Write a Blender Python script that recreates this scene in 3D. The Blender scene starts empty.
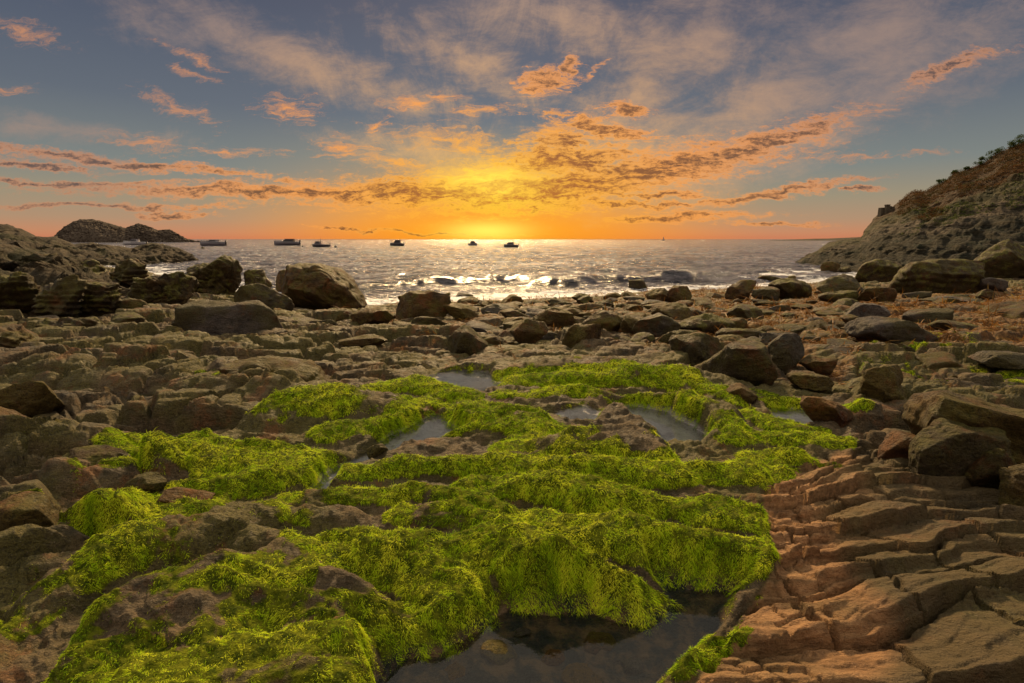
import bpy, math, random
import numpy as np
from math import radians, pi
scene = bpy.context.scene
COL = scene.collection
rng = np.random.default_rng(7)
random.seed(7)

# ------------------------------------------------------------------ camera
CAM_H = 1.5
PITCH = math.atan(102.5 / 512)
CP, SP = math.cos(PITCH), math.sin(PITCH)
cd = bpy.data.cameras.new('camera'); cam = bpy.data.objects.new('camera', cd); COL.objects.link(cam)
cd.sensor_width = 36; cd.lens = 18; cd.clip_start = 0.05; cd.clip_end = 20000
cam.location = (0, 0, CAM_H); cam.rotation_euler = (pi / 2 - PITCH, 0, 0)
scene.camera = cam

def ray(px, py):
    u = (px - 512) / 512; v = (341.5 - py) / 512
    return u, CP + v * SP, -SP + v * CP
def U(px, py, z=0.0):
    """point on the level z that is seen at a place of the photograph"""
    x, y, dz = ray(px, py)
    t = (z - CAM_H) / dz
    return x * t, y * t
def proj(X, Y, Z):
    dz = Z - CAM_H
    dep = Y * CP - dz * SP
    dep = np.maximum(dep, 0.05)
    return 512 + 512 * X / dep, 341.5 - 512 * (Y * SP + dz * CP) / dep

def lin(c):
    c = c / 255
    return c / 12.92 if c <= 0.04045 else ((c + 0.055) / 1.055) ** 2.4
def S(r, g, b): return (lin(r), lin(g), lin(b), 1)

# ------------------------------------------------------------------ numpy noise
def _h(ix, iy, iz, seed):
    h = (ix.astype(np.int64) * 374761393 + iy.astype(np.int64) * 668265263 + iz * 2147483647 + seed * 974634777) & 0xFFFFFFFF
    h = ((h ^ (h >> 13)) * 1274126177) & 0xFFFFFFFF
    h = ((h ^ (h >> 15)) * 2246822519) & 0xFFFFFFFF
    return ((h ^ (h >> 16)) & 0xFFFFFF) / 16777216.0
def n2(x, y, seed=0):
    """gradient noise, about -1..1"""
    x = np.asarray(x, float); y = np.asarray(y, float)
    ix = np.floor(x); iy = np.floor(y); fx = x - ix; fy = y - iy
    ux = fx * fx * fx * (fx * (fx * 6 - 15) + 10); uy = fy * fy * fy * (fy * (fy * 6 - 15) + 10)
    def g(dx, dy):
        a = _h(ix + dx, iy + dy, 0, seed) * 2 * pi
        return np.cos(a) * (fx - dx) + np.sin(a) * (fy - dy)
    a = g(0, 0); b = g(1, 0); c = g(0, 1); d = g(1, 1)
    return 1.5 * ((a * (1 - ux) + b * ux) * (1 - uy) + (c * (1 - ux) + d * ux) * uy)
def fbm(x, y, o=4, seed=0, gain=0.5):
    s = 0; a = 1.0; t = 0
    for i in range(o):
        s = s + a * n2(x * 2 ** i + 17.3 * i, y * 2 ** i - 9.1 * i, seed + i); t += a; a *= gain
    return s / t
def ridged(x, y, o=4, seed=0):
    s = 0; a = 1.0; t = 0
    for i in range(o):
        s = s + a * (1 - np.abs(n2(x * 2 ** i + 5.3 * i, y * 2 ** i, seed + i)) * 2); t += a; a *= .5
    return s / t
def n3(x, y, z, seed=0):
    ix = np.floor(x); iy = np.floor(y); iz = np.floor(z)
    fx, fy, fz = x - ix, y - iy, z - iz
    s = lambda f: f * f * (3 - 2 * f)
    ux, uy, uz = s(fx), s(fy), s(fz)
    r = 0
    for dx in (0, 1):
        for dy in (0, 1):
            for dz in (0, 1):
                w = (ux if dx else 1 - ux) * (uy if dy else 1 - uy) * (uz if dz else 1 - uz)
                r = r + w * (_h(ix + dx + (iz + dz) * 57, iy + dy - (iz + dz) * 131, 0, seed) * 2 - 1)
    return r
def fbm3(p, f, o=4, seed=0, gain=.5):
    s = 0; a = 1.0; t = 0
    for i in range(o):
        s = s + a * n3(p[:, 0] * f * 2 ** i + 3.1 * i, p[:, 1] * f * 2 ** i, p[:, 2] * f * 2 ** i, seed + i); t += a; a *= gain
    return s / t
def worley(x, y, seed=0, jit=0.85):
    """F1, F2, id-hash, offset to the nearest point"""
    ix = np.floor(x); iy = np.floor(y)
    F1 = np.full(x.shape, 9.0); F2 = np.full(x.shape, 9.0); ID = np.zeros(x.shape); DX = np.zeros(x.shape); DY = np.zeros(x.shape)
    for dx in (-1, 0, 1):
        for dy in (-1, 0, 1):
            cx = ix + dx; cy = iy + dy
            px = cx + .5 + jit * (_h(cx, cy, 0, seed) - .5); py = cy + .5 + jit * (_h(cx, cy, 0, seed + 1) - .5)
            d = np.hypot(x - px, y - py)
            n = d < F1
            F2 = np.where(n, F1, np.minimum(F2, d))
            ID = np.where(n, _h(cx, cy, 0, seed + 2), ID); DX = np.where(n, x - px, DX); DY = np.where(n, y - py, DY)
            F1 = np.where(n, d, F1)
    return F1, F2, ID, DX, DY
def sst(a, b, x):
    t = np.clip((x - a) / (b - a), 0, 1); return t * t * (3 - 2 * t)
def smax(a, b, k):
    h = np.clip(.5 + .5 * (a - b) / k, 0, 1); return b * (1 - h) + a * h + k * h * (1 - h)
def polymask(x, y, poly, soft):
    """1 inside, falling to 0 over +-soft outside the outline"""
    n = len(poly); ins = np.zeros(x.shape, bool); D = np.full(x.shape, 1e9)
    for i in range(n):
        x1, y1 = poly[i]; x2, y2 = poly[(i + 1) % n]
        if y1 != y2:
            c = ((y1 > y) != (y2 > y)) & (x < (x2 - x1) * (y - y1) / (y2 - y1) + x1)
            ins ^= c
        ex, ey = x2 - x1, y2 - y1; L = ex * ex + ey * ey + 1e-12
        t = np.clip(((x - x1) * ex + (y - y1) * ey) / L, 0, 1)
        D = np.minimum(D, np.hypot(x - x1 - t * ex, y - y1 - t * ey))
    sd = np.where(ins, D, -D)
    return sst(-soft, soft, sd)

# ------------------------------------------------------------------ object helpers
def tag(o, label=None, cat=None, group=None, kind=None):
    if label: o['label'] = label
    if cat: o['category'] = cat
    if group: o['group'] = group
    if kind: o['kind'] = kind
    return o
def mesh_np(name, V, F, mats=(), attrs=None, smooth=True, nper=None):
    """V (n,3); F (m,k) faces of one size"""
    V = np.asarray(V, np.float32); F = np.asarray(F, np.int32)
    me = bpy.data.meshes.new(name)
    me.vertices.add(len(V)); me.vertices.foreach_set('co', V.ravel())
    k = F.shape[1]
    me.loops.add(F.size); me.loops.foreach_set('vertex_index', F.ravel())
    me.polygons.add(len(F)); me.polygons.foreach_set('loop_start', np.arange(len(F), dtype=np.int32) * k)
    me.polygons.foreach_set('loop_total', np.full(len(F), k, np.int32))
    me.update(calc_edges=True)
    me.polygons.foreach_set('use_smooth', np.full(len(F), bool(smooth)))
    for m in mats: me.materials.append(m)
    for an, av in (attrs or {}).items():
        if av.ndim == 1:
            a = me.attributes.new(an, 'FLOAT', 'POINT'); a.data.foreach_set('value', av.astype(np.float32))
        else:
            a = me.attributes.new(an, 'FLOAT_VECTOR', 'POINT'); a.data.foreach_set('vector', av.astype(np.float32).ravel())
    return me
def link(name, me, parent=None, loc=None):
    o = bpy.data.objects.new(name, me); COL.objects.link(o)
    if parent: o.parent = parent
    if loc is not None: o.location = loc
    return o
def grid_faces(nr, nc):
    i = np.arange(nr - 1)[:, None] * nc + np.arange(nc - 1)[None, :]
    return np.stack([i, i + 1, i + 1 + nc, i + nc], -1).reshape(-1, 4)
def bake_mesh(name, parts, mats, smooth=False):
    """parts: list of (verts, faces) python lists joined in one mesh"""
    V = []; F = []
    for v, f in parts:
        o = len(V); V += [tuple(p) for p in v]; F += [tuple(i + o for i in q) for q in f]
    me = bpy.data.meshes.new(name); me.from_pydata(V, [], F); me.update()
    for p in me.polygons: p.use_smooth = smooth
    for m in mats: me.materials.append(m)
    return me

# ------------------------------------------------------------------ node helper
class NT:
    def __init__(s, tree): s.t = tree; s.n = tree.nodes; s.l = tree.links
    def node(s, typ, **kw):
        n = s.n.new(typ)
        for k, v in kw.items(): setattr(n, k, v)
        return n
    def put(s, sock, v):
        if v is None: return
        if isinstance(v, bpy.types.NodeSocket): s.l.new(v, sock)
        else:
            if isinstance(v, tuple) and sock.type == 'VECTOR': v = v[:3]
            sock.default_value = v
    def m(s, op, a, b=None, c=None, clamp=False):
        n = s.node('ShaderNodeMath', operation=op, use_clamp=clamp)
        for i, v in enumerate((a, b, c)):
            if v is not None: s.put(n.inputs[i], v)
        return n.outputs[0]
    def vm(s, op, a, b=None, out=0):
        n = s.node('ShaderNodeVectorMath', operation=op); s.put(n.inputs[0], a)
        if b is not None: s.put(n.inputs[3 if op == 'SCALE' else 1], b)
        return n.outputs[out]
    def comb(s, x, y, z=0.0):
        n = s.node('ShaderNodeCombineXYZ')
        for i, v in enumerate((x, y, z)): s.put(n.inputs[i], v)
        return n.outputs[0]
    def sep(s, v):
        n = s.node('ShaderNodeSeparateXYZ'); s.put(n.inputs[0], v); return n.outputs
    def mix(s, f, a, b, mode='MIX'):
        n = s.node('ShaderNodeMix', data_type='RGBA', blend_type=mode, clamp_factor=True)
        s.put(n.inputs[0], f); s.put(n.inputs[6], a); s.put(n.inputs[7], b); return n.outputs[2]
    def ramp(s, f, stops, interp='LINEAR'):
        n = s.node('ShaderNodeValToRGB'); r = n.color_ramp; r.interpolation = interp
        while len(r.elements) > 1: r.elements.remove(r.elements[-1])
        for i, (p, c) in enumerate(stops):
            e = r.elements[0] if i == 0 else r.elements.new(p)
            e.position = p; e.color = c if isinstance(c, tuple) else (c, c, c, 1)
        s.put(n.inputs[0], f); return n.outputs[0]
    def noise(s, vec, scale, det=4, rough=.55, dist=0., out=0, ntype='FBM'):
        n = s.node('ShaderNodeTexNoise', noise_dimensions='3D'); s.put(n.inputs['Vector'], vec)
        n.inputs['Scale'].default_value = scale; n.inputs['Detail'].default_value = det
        n.inputs['Roughness'].default_value = rough; n.inputs['Distortion'].default_value = dist
        return n.outputs[out]
    def voro(s, vec, scale, feature='F1', out=0):
        n = s.node('ShaderNodeTexVoronoi', feature=feature); s.put(n.inputs['Vector'], vec); n.inputs['Scale'].default_value = scale
        return n.outputs[out]
    def maprange(s, v, a, b, c=0., d=1., smooth=True):
        n = s.node('ShaderNodeMapRange', interpolation_type='SMOOTHSTEP' if smooth else 'LINEAR')
        for i, q in enumerate((v, a, b, c, d)): s.put(n.inputs[i], q)
        return n.outputs[0]
    def attr(s, name, out='Fac'):
        return s.node('ShaderNodeAttribute', attribute_name=name).outputs[out]
    def mapping(s, vec, loc=(0, 0, 0), rot=(0, 0, 0), sc=(1, 1, 1), typ='POINT'):
        n = s.node('ShaderNodeMapping', vector_type=typ); s.put(n.inputs[0], vec)
        n.inputs[1].default_value = loc; n.inputs[2].default_value = rot; n.inputs[3].default_value = sc
        return n.outputs[0]
    def bump(s, h, dist, strength=1., normal=None):
        n = s.node('ShaderNodeBump'); s.put(n.inputs['Height'], h); n.inputs['Distance'].default_value = dist
        n.inputs['Strength'].default_value = strength
        if normal: s.l.new(normal, n.inputs['Normal'])
        return n.outputs[0]
def material(name):
    m = bpy.data.materials.new(name); m.use_nodes = True; nt = NT(m.node_tree)
    bs = m.node_tree.nodes['Principled BSDF']
    return m, nt, bs
def simple(name, col, rough=.6, metal=0.):
    m, nt, bs = material(name)
    tc = nt.node('ShaderNodeTexCoord').outputs['Object']
    n = nt.noise(tc, 6, 4)
    c = nt.mix(nt.maprange(n, .3, .7), tuple(x * .75 for x in col[:3]) + (1,), tuple(min(1, x * 1.15) for x in col[:3]) + (1,))
    nt.put(bs.inputs['Base Color'], c); bs.inputs['Roughness'].default_value = rough; bs.inputs['Metallic'].default_value = metal
    return m
SUN_E = 4.0
# ------------------------------------------------------------------ sky
SUN_AZ = math.degrees(math.atan((490 - 512) / 512)); SUN_EL = 34.0
w = bpy.data.worlds.new('World'); scene.world = w; w.use_nodes = True
nt = NT(w.node_tree); bg = w.node_tree.nodes['Background']
d = nt.node('ShaderNodeTexCoord').outputs['Generated']
dx, dy, dz = nt.sep(d)
ysafe = nt.m('MAXIMUM', dy, 0.12)
gu = nt.m('DIVIDE', dx, ysafe); gv = nt.m('DIVIDE', dz, ysafe)
front = nt.maprange(dy, 0.05, 0.35)
P = nt.comb(gu, gv, 0.)
def GP(px, py):
    x, y, z = ray(px, py); return x / y, z / y
# warped coordinates so that cloud outlines come out ragged
wn = nt.noise(nt.mapping(P, sc=(4.5, 11, 1)), 1, 5, .62, out=1)
wv = nt.vm('SUBTRACT', wn, (.5, .5, .5))
Pw = nt.vm('ADD', P, nt.vm('MULTIPLY', wv, (.13, .045, 0)))
wn2 = nt.noise(nt.mapping(P, sc=(16, 34, 1)), 1, 4, .6, out=1)
Pw = nt.vm('ADD', Pw, nt.vm('MULTIPLY', nt.vm('SUBTRACT', wn2, (.5, .5, .5)), (.075, .03, 0)))
# sky: elevation gradient, warmer towards the sun; unseen upper part brightened as added fill
el = nt.m('ARCSINE', dz)
e = nt.m('DIVIDE', el, radians(60), clamp=True)
def E(px_y):                      # elevation along the centre column -> ramp position
    x, y, z = ray(512, px_y); return max(0., min(1., math.degrees(math.atan2(z, y)) / 60))
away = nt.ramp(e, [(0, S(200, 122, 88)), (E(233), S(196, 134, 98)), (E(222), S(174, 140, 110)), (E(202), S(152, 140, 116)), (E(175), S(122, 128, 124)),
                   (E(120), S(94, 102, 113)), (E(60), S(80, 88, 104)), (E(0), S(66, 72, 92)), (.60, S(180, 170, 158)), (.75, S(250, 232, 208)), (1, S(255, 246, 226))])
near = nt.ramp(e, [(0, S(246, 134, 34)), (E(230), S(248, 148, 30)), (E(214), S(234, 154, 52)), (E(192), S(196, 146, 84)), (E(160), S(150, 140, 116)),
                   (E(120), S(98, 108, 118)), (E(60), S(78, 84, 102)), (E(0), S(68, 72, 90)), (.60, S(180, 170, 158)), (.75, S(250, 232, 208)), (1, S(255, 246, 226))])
su, sv = GP(490, 226)
duv = nt.vm('LENGTH', nt.mapping(P, loc=(su, .02, 0), sc=(.62, .5, 1), typ='TEXTURE'), out=1)
kn = nt.m('MULTIPLY', nt.maprange(duv, .92, .05), front)
col = nt.mix(kn, away, near)
back_fill = nt.ramp(e, [(0, S(150, 122, 112)), (.35, S(168, 146, 134)), (.75, S(232, 214, 192)), (1, S(244, 228, 206))])  # sky behind the camera, brightened overhead as added fill light
col = nt.mix(nt.maprange(dy, .15, -.35), col, back_fill)
# gold glow round the sun
def blob(px, py, a, b, rot=0., vec=P):
    u, v = GP(px, py); r = ray(px, py)[1]
    return nt.vm('LENGTH', nt.mapping(vec, loc=(u, v, 0), rot=(0, 0, radians(rot)), sc=(a / 512 / r, b / 512 / r, 1), typ='TEXTURE'), out=1)
def gauss(r, k=1.):
    return nt.m('EXPONENT', nt.m('MULTIPLY', nt.m('MULTIPLY', r, r), -k))
g1 = nt.m('MULTIPLY', gauss(blob(490, 230, 150, 28)), front)
col = nt.mix(nt.m('MULTIPLY', g1, .95), col, S(252, 158, 12))
g2 = nt.m('MULTIPLY', gauss(blob(485, 183, 62, 20, 0, Pw)), front)
col = nt.mix(nt.m('MULTIPLY', g2, .9), col, S(255, 178, 30))
# soft high veils
def field(lst, vec, g=1.):
    acc = None
    for it in lst:
        r = blob(it[0], it[1], it[2] * g, it[3] * g, it[4], vec=vec)
        acc = r if acc is None else nt.m('MINIMUM', acc, r)
    return nt.m('SUBTRACT', 1., acc)
veil = field([(900, 60, 220, 60, 24), (760, 100, 130, 50, 30), (640, 85, 160, 60, 55), (700, 45, 130, 60, 20), (560, 20, 150, 40, -10), (900, 85, 190, 34, 24), (880, 30, 170, 40, 14), (830, 130, 120, 24, 22),
              (640, 140, 120, 50, 15), (300, 60, 260, 34, -18), (470, 60, 120, 30, -25), (420, 150, 110, 28, -8), (60, 130, 130, 18, -4), (690, 175, 170, 34, 8)], Pw)
# the high veils fan out from the point where the sun stands
fu, fv = GP(470, 262)
pu = nt.m('SUBTRACT', gu, fu); pv = nt.m('SUBTRACT', gv, fv)
rr_ = nt.m('SQRT', nt.m('ADD', nt.m('MULTIPLY', pu, pu), nt.m('MULTIPLY', nt.m('MULTIPLY', pv, pv), 1.)))
vr = nt.comb(nt.m('MULTIPLY', nt.m('ARCTAN2', pv, pu), 5.0), nt.m('MULTIPLY', nt.m('LOGARITHM', nt.m('MAXIMUM', rr_, .02), 2.718), 3.0), 0.)
vn = nt.m('ADD', nt.m('MULTIPLY', nt.noise(vr, 1.0, 7, .72, .6), .5), nt.m('MULTIPLY', nt.noise(nt.mapping(P, rot=(0, 0, radians(-30)), sc=(9, 22, 1)), 1, 8, .76, .4), .5))
vmk = nt.m('MULTIPLY', nt.maprange(nt.m('ADD', nt.m('MULTIPLY', veil, .75), nt.m('MULTIPLY', nt.m('SUBTRACT', vn, .5), 2.9)), -.1, 1.1), front)
dsun = blob(500, 200, 400, 215)
vcol = nt.ramp(dsun, [(0, S(255, 200, 70)), (.25, S(238, 178, 96)), (.5, S(214, 164, 112)), (.8, S(190, 150, 118)), (1, S(164, 136, 120))])
col = nt.mix(nt.m('MULTIPLY', vmk, .74), col, vcol)
# lit ragged clouds
lit = field([(22, 30, 40, 9, -18), (188, 56, 36, 3.5, -22), (190, 73, 26, 5, -18), (178, 107, 42, 8, -18), (288, 108, 34, 15, -5), (150, 142, 60, 9, -8),
             (240, 152, 46, 5, -5), (410, 101, 26, 7, 0), (445, 97, 22, 5, 0), (382, 123, 16, 6, 8), (480, 112, 36, 6, 5), (342, 150, 34, 13, -5), (392, 166, 46, 9, -8),
             (460, 143, 75, 13, -8), (500, 165, 80, 14, 4), (12, 88, 26, 5, 0), (925, 154, 28, 3.5, 2), (860, 158, 50, 4, 0), (300, 190, 200, 8, -1), (550, 128, 36, 10, 20),
             (590, 72, 22, 3, 40), (620, 178, 100, 12, 8), (690, 155, 70, 9, 15), (540, 94, 30, 4, 3), (60, 160, 90, 8, -4), (700, 216, 90, 4, 2), (960, 68, 50, 7, 20)], Pw, 1.25)
cn = nt.noise(nt.mapping(Pw, rot=(0, 0, radians(6)), sc=(26, 110, 1)), 1, 8, .78, .3)
lmk = nt.m('MULTIPLY', nt.maprange(nt.m('ADD', lit, nt.m('MULTIPLY', nt.m('SUBTRACT', cn, .5), 4.2)), .05, 1.5), front)
lcol = nt.ramp(dsun, [(0, S(255, 206, 36)), (.22, S(255, 174, 40)), (.45, S(246, 158, 70)), (.8, S(222, 146, 88)), (1, S(192, 134, 98))])
col = nt.mix(nt.m('MULTIPLY', lmk, .92), col, lcol)
# shaded cores and long bars
bars = field([(110, 161, 150, 4, -6), (60, 183, 110, 2.5, 0), (90, 205, 120, 2.5, 0), (290, 192, 200, 5, -1), (440, 193, 150, 12, 0), (555, 188, 115, 18, 6), (645, 173, 130, 17, 11),
              (730, 154, 110, 12, 16), (795, 135, 44, 8, 16), (570, 160, 60, 14, 4), (770, 194, 80, 4, 8), (670, 218, 60, 4, 2), (780, 222, 40, 2, 0)], Pw, 1.3)
puffs = field([(545, 82, 24, 9, 6), (575, 158, 50, 14, -6), (598, 126, 46, 8, -12), (628, 108, 26, 6, -6), (566, 68, 8, 7, 60), (500, 186, 60, 7, 2), (640, 205, 50, 3, 0), (660, 196, 40, 3, 0), (950, 68, 40, 6, 20),
              (170, 212, 30, 3, 0), (450, 233, 60, 1.6, -1), (365, 229, 40, 1.4, -2), (533, 207, 7, 6, 70), (560, 140, 30, 10, 10), (20, 166, 60, 4, -4), (860, 190, 20, 2, 0)], Pw, 1.35)
dn = nt.m('ADD', nt.m('MULTIPLY', nt.noise(nt.mapping(Pw, rot=(0, 0, radians(-9)), sc=(14, 120, 1)), 1, 8, .74, .2), .55), nt.m('MULTIPLY', nt.noise(nt.mapping(P, sc=(46, 90, 1)), 1, 7, .76, .3), .45))
dns = nt.m('SUBTRACT', dn, .5)
dmk = nt.m('MULTIPLY', nt.m('MAXIMUM', nt.maprange(nt.m('ADD', bars, nt.m('MULTIPLY', dns, 4.4)), -.5, 1.35), nt.maprange(nt.m('ADD', puffs, nt.m('MULTIPLY', dns, 4.2)), -.3, 1.2)), front)
dcol = nt.ramp(dsun, [(0, S(190, 96, 12)), (.3, S(124, 68, 26)), (.55, S(98, 64, 42)), (.85, S(92, 68, 56)), (1, S(86, 72, 70))])
# undersides of the bars catch the sun: lighter rim where the mask is thin
col = nt.mix(nt.m('MULTIPLY', nt.maprange(dmk, 0., .5), .85), col, lcol)
col = nt.mix(nt.m('MULTIPLY', nt.m('MULTIPLY', nt.maprange(dmk, .32, .95), nt.maprange(dn, .40, .56, .35, 1.)), .92), col, dcol)
# the brightest spot of the low sun behind thin cloud
g3 = nt.m('MULTIPLY', gauss(blob(487, 231, 40, 9)), front)
col = nt.mix(nt.m('MULTIPLY', g3, .85), col, (1.4, .95, .12, 1))
g4 = nt.m('MULTIPLY', nt.m('MULTIPLY', gauss(blob(487, 180, 42, 13, 0, Pw)), front), nt.maprange(cn, .35, .65, .45, 1))
col = nt.mix(nt.m('MULTIPLY', g4, .9), col, (1.3, .85, .07, 1))
sky = nt.node('ShaderNodeTexSky', sky_type='NISHITA', sun_disc=False)
sky.sun_elevation = radians(SUN_EL); sky.sun_rotation = radians(SUN_AZ)
sky.air_density = 1; sky.dust_density = 2
phys = nt.vm('SCALE', sky.outputs[0], .0025)
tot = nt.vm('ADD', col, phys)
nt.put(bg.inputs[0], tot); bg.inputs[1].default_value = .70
w.cycles.sampling_method = 'NONE'

sd = bpy.data.lights.new('sun', 'SUN'); sun = bpy.data.objects.new('sun', sd); COL.objects.link(sun)
sd.energy = SUN_E; sd.angle = radians(7); sd.color = (1, .68, .34)
sun.rotation_euler = (radians(90 - SUN_EL), 0, radians(180 - SUN_AZ))   # comes from the north, left of centre, raised above the visible low sun
scene.view_settings.view_transform = 'Standard'; scene.view_settings.look = 'None'
scene.view_settings.exposure = .52; scene.view_settings.gamma = 1
scene.cycles.use_denoising = True
scene.cycles.max_bounces = 6; scene.cycles.transparent_max_bounces = 8
scene.cycles.caustics_reflective = False; scene.cycles.caustics_refractive = False
# ------------------------------------------------------------------ shape of the shore
SEA = -1.2
shore_px = [(-400, 262), (0, 262), (130, 270), (200, 288), (300, 302), (370, 306), (420, 301), (560, 297), (640, 292), (720, 289), (800, 284), (860, 277), (1024, 270), (1400, 268)]
_s = []; _y = []
for a, b in shore_px:
    x, y = U(a, b, SEA); _s.append(x / y); _y.append(y)
def shoreY(s): return np.interp(s, _s, _y)
def base(X, Y):
    s = X / np.maximum(Y, .3)
    Ys = shoreY(np.clip(s, -1.4, 1.4))
    t = (Y - 6.0) / (Ys - 6.0)
    z = np.where(t < 1, -1.2 * np.clip(t, 0, 1) ** 1.1, -1.2 - .09 * (Y - Ys))
    return np.maximum(z, -5)

# crest lines: ([(px, py, crest height)], width towards the camera, width behind, seaweed cover, lumpiness)
RIDGES = [
 ([(28, 612, .05), (75, 562, .15), (130, 530, .20), (200, 518, .20), (262, 506, .14)], .16, .34, .70),
 ([(40, 690, .10), (108, 612, .18), (158, 576, .24), (210, 562, .25), (255, 552, .20)], .50, .12, .70),
 ([(250, 562, .20), (310, 556, .22), (352, 574, .20), (388, 602, .10)], .34, .12, .66),
 ([(130, 668, .20), (240, 640, .24), (330, 634, .19), (385, 648, .14), (425, 668, .08), (455, 695, .02)], .34, .30, .88),
 ([(255, 530, .13), (300, 540, .12)], .12, .12, .2),
 ([(318, 540, .12), (380, 530, .16), (430, 540, .15), (452, 590, .09), (472, 632, .03)], .20, .18, 1.),
 ([(455, 540, .12), (498, 517, .21), (560, 543, .21), (618, 570, .17), (664, 600, .06)], .24, .20, 1.),
 ([(545, 514, .10), (600, 515, .15), (680, 524, .18), (762, 541, .12)], .20, .16, 1.),
 ([(400, 506, .08), (442, 504, .12), (480, 510, .14), (520, 520, .16)], .14, .12, .8),
 ([(475, 478, .10), (520, 470, .16), (600, 482, .17), (680, 496, .15), (730, 506, .12), (778, 522, .08)], .17, .18, 1.),
 ([(495, 458, .10), (560, 457, .15), (650, 461, .15), (745, 462, .12)], .17, .15, 1.),
 ([(352, 467, .07), (400, 457, .12), (480, 456, .12), (545, 463, .08)], .14, .14, 1.),
 ([(296, 492, .05), (350, 487, .09), (410, 481, .11), (470, 492, .11), (505, 504, .11)], .13, .12, .9),
 ([(250, 515, .07), (300, 508, .09), (350, 512, .08)], .12, .12, .5),
 ([(520, 441, .10), (568, 430, .20), (622, 424, .25), (656, 440, .18)], .30, .20, .66),
 ([(370, 386, .08), (415, 376, .13), (466, 392, .08)], .22, .22, 1.),
 ([(438, 414, .10), (480, 401, .19), (530, 411, .15), (552, 426, .09)], .34, .20, .95),
 ([(500, 378, .06), (560, 372, .14), (620, 372, .14), (668, 381, .08)], .20, .2, 1.),
 ([(505, 392, .07), (580, 386, .11), (640, 395, .12), (690, 407, .08)], .16, .2, .85),
 ([(645, 392, .12), (690, 394, .20), (722, 404, .20), (738, 424, .12)], .30, .25, .6),
 ([(470, 364, .10), (540, 357, .20), (610, 359, .22), (690, 369, .18), (740, 382, .08)], .4, .4, .35),
 ([(150, 441, .12), (200, 435, .19), (260, 442, .17), (332, 456, .07)], .34, .2, .9),
 ([(200, 476, .07), (265, 470, .10), (322, 462, .07)], .18, .15, 1.),
 ([(330, 425, .1), (375, 420, .1), (400, 412, .08)], .22, .15, .95),
 ([(48, 524, .03), (110, 508, .08), (185, 500, .05)], .22, .16, .9),
 ([(120, 458, .12), (150, 450, .15), (172, 456, .12)], .18, .12, .6),
 ([(195, 376, .17), (265, 371, .20), (330, 383, .18), (378, 400, .06)], .45, .4, .42),
 ([(285, 392, .24), (340, 384, .27), (395, 394, .17), (425, 407, .04)], .40, .3, .68),
 ([(-20, 428, .28), (40, 419, .34), (100, 424, .26), (150, 441, .1)], .32, .4, .4),
 ([(60, 468, .15), (130, 456, .14)], .2, .2, .3),
 ([(-30, 560, .1), (20, 530, .16), (60, 525, .15), (85, 545, .08)], .25, .2, .1),
 ([(0, 350, .2), (80, 344, .3), (160, 352, .25), (230, 360, .2)], .6, .6, .0),
 ([(60, 330, .1), (160, 326, .2), (260, 336, .1)], .8, .8, .0),
 ([(760, 452, .07), (792, 446, .12), (832, 462, .05)], .16, .14, 1.),
 ([(742, 412, .05), (780, 420, .08), (815, 430, .05)], .2, .2, .8),
 ([(740, 432, .05), (790, 434, .07), (840, 440, .05)], .14, .14, 1.),
 ([(760, 395, .04), (800, 400, .05), (850, 410, .05)], .16, .16, .9),
 ([(745, 465, .05), (790, 470, .06), (838, 474, .05)], .12, .12, 1.),
 ([(620, 372, .1), (690, 380, .1), (735, 396, .08)], .14, .14, .8),
 ([(772, 484, .04), (800, 482, .08), (820, 486, .05)], .12, .12, .8),
 ([(770, 555, .02), (785, 590, .03), (740, 625, .03), (690, 670, .03)], .05, .05, .95),
 ([(832, 458, .14), (880, 448, .20), (925, 454, .16), (955, 470, .06)], .22, .15, .12),
 ([(785, 487, .10), (850, 475, .19), (940, 489, .20), (1015, 502, .12)], .20, .2, .08),
 ([(780, 535, .10), (850, 545, .16), (930, 550, .18), (978, 554, .12)], .16, .14, 0),
 ([(805, 575, .08), (840, 572, .12), (880, 578, .14), (915, 592, .08)], .14, .12, 0),
 ([(920, 600, .08), (965, 598, .14), (1010, 606, .1)], .14, .12, 0),
 ([(1000, 540, .12), (1060, 545, .18), (1120, 560, .1)], .2, .2, 0),
 ([(760, 330, .05), (860, 345, .1), (1000, 352, .1)], .5, .5, .1),
 ([(880, 372, .12), (960, 380, .15), (1060, 392, .15)], .3, .3, .25),
]
POOLS = {
 'back': [(425, 377), (452, 370), (490, 372), (502, 382), (480, 389), (452, 387)],
 'left': [(300, 496), (330, 472), (362, 452), (386, 436), (412, 424), (438, 413), (452, 420), (466, 434), (436, 442), (404, 446), (382, 457), (352, 473), (322, 498)],
 'middle': [(556, 411), (580, 405), (600, 410), (588, 419), (568, 421)],
 'right': [(596, 403), (640, 405), (668, 413), (694, 426), (714, 440), (684, 445), (660, 444), (654, 424), (628, 412)],
 'front': [(360, 760), (372, 690), (398, 648), (440, 645), (480, 625), (505, 606), (560, 606), (640, 616), (668, 600), (650, 575), (690, 582), (748, 590), (706, 645), (664, 690), (640, 760)],
 'far_right': [(768, 407), (802, 408), (828, 420), (798, 428), (774, 421)],
 'thin': [(905, 357), (925, 355), (945, 359), (922, 362)],
}
ZONE_MOSS = [(170, 440), (300, 400), (400, 372), (480, 350), (600, 352), (690, 372), (742, 386), (850, 400), (846, 470), (782, 500), (790, 560), (700, 650), (650, 800), (-50, 800), (20, 600), (120, 560), (150, 510), (60, 530), (50, 505), (180, 480)]
ZONE_TERRA = [(690, 690), (742, 615), (775, 570), (765, 500), (800, 470), (835, 452), (900, 446), (960, 470), (1400, 500), (1400, 900), (600, 900)]
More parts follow.
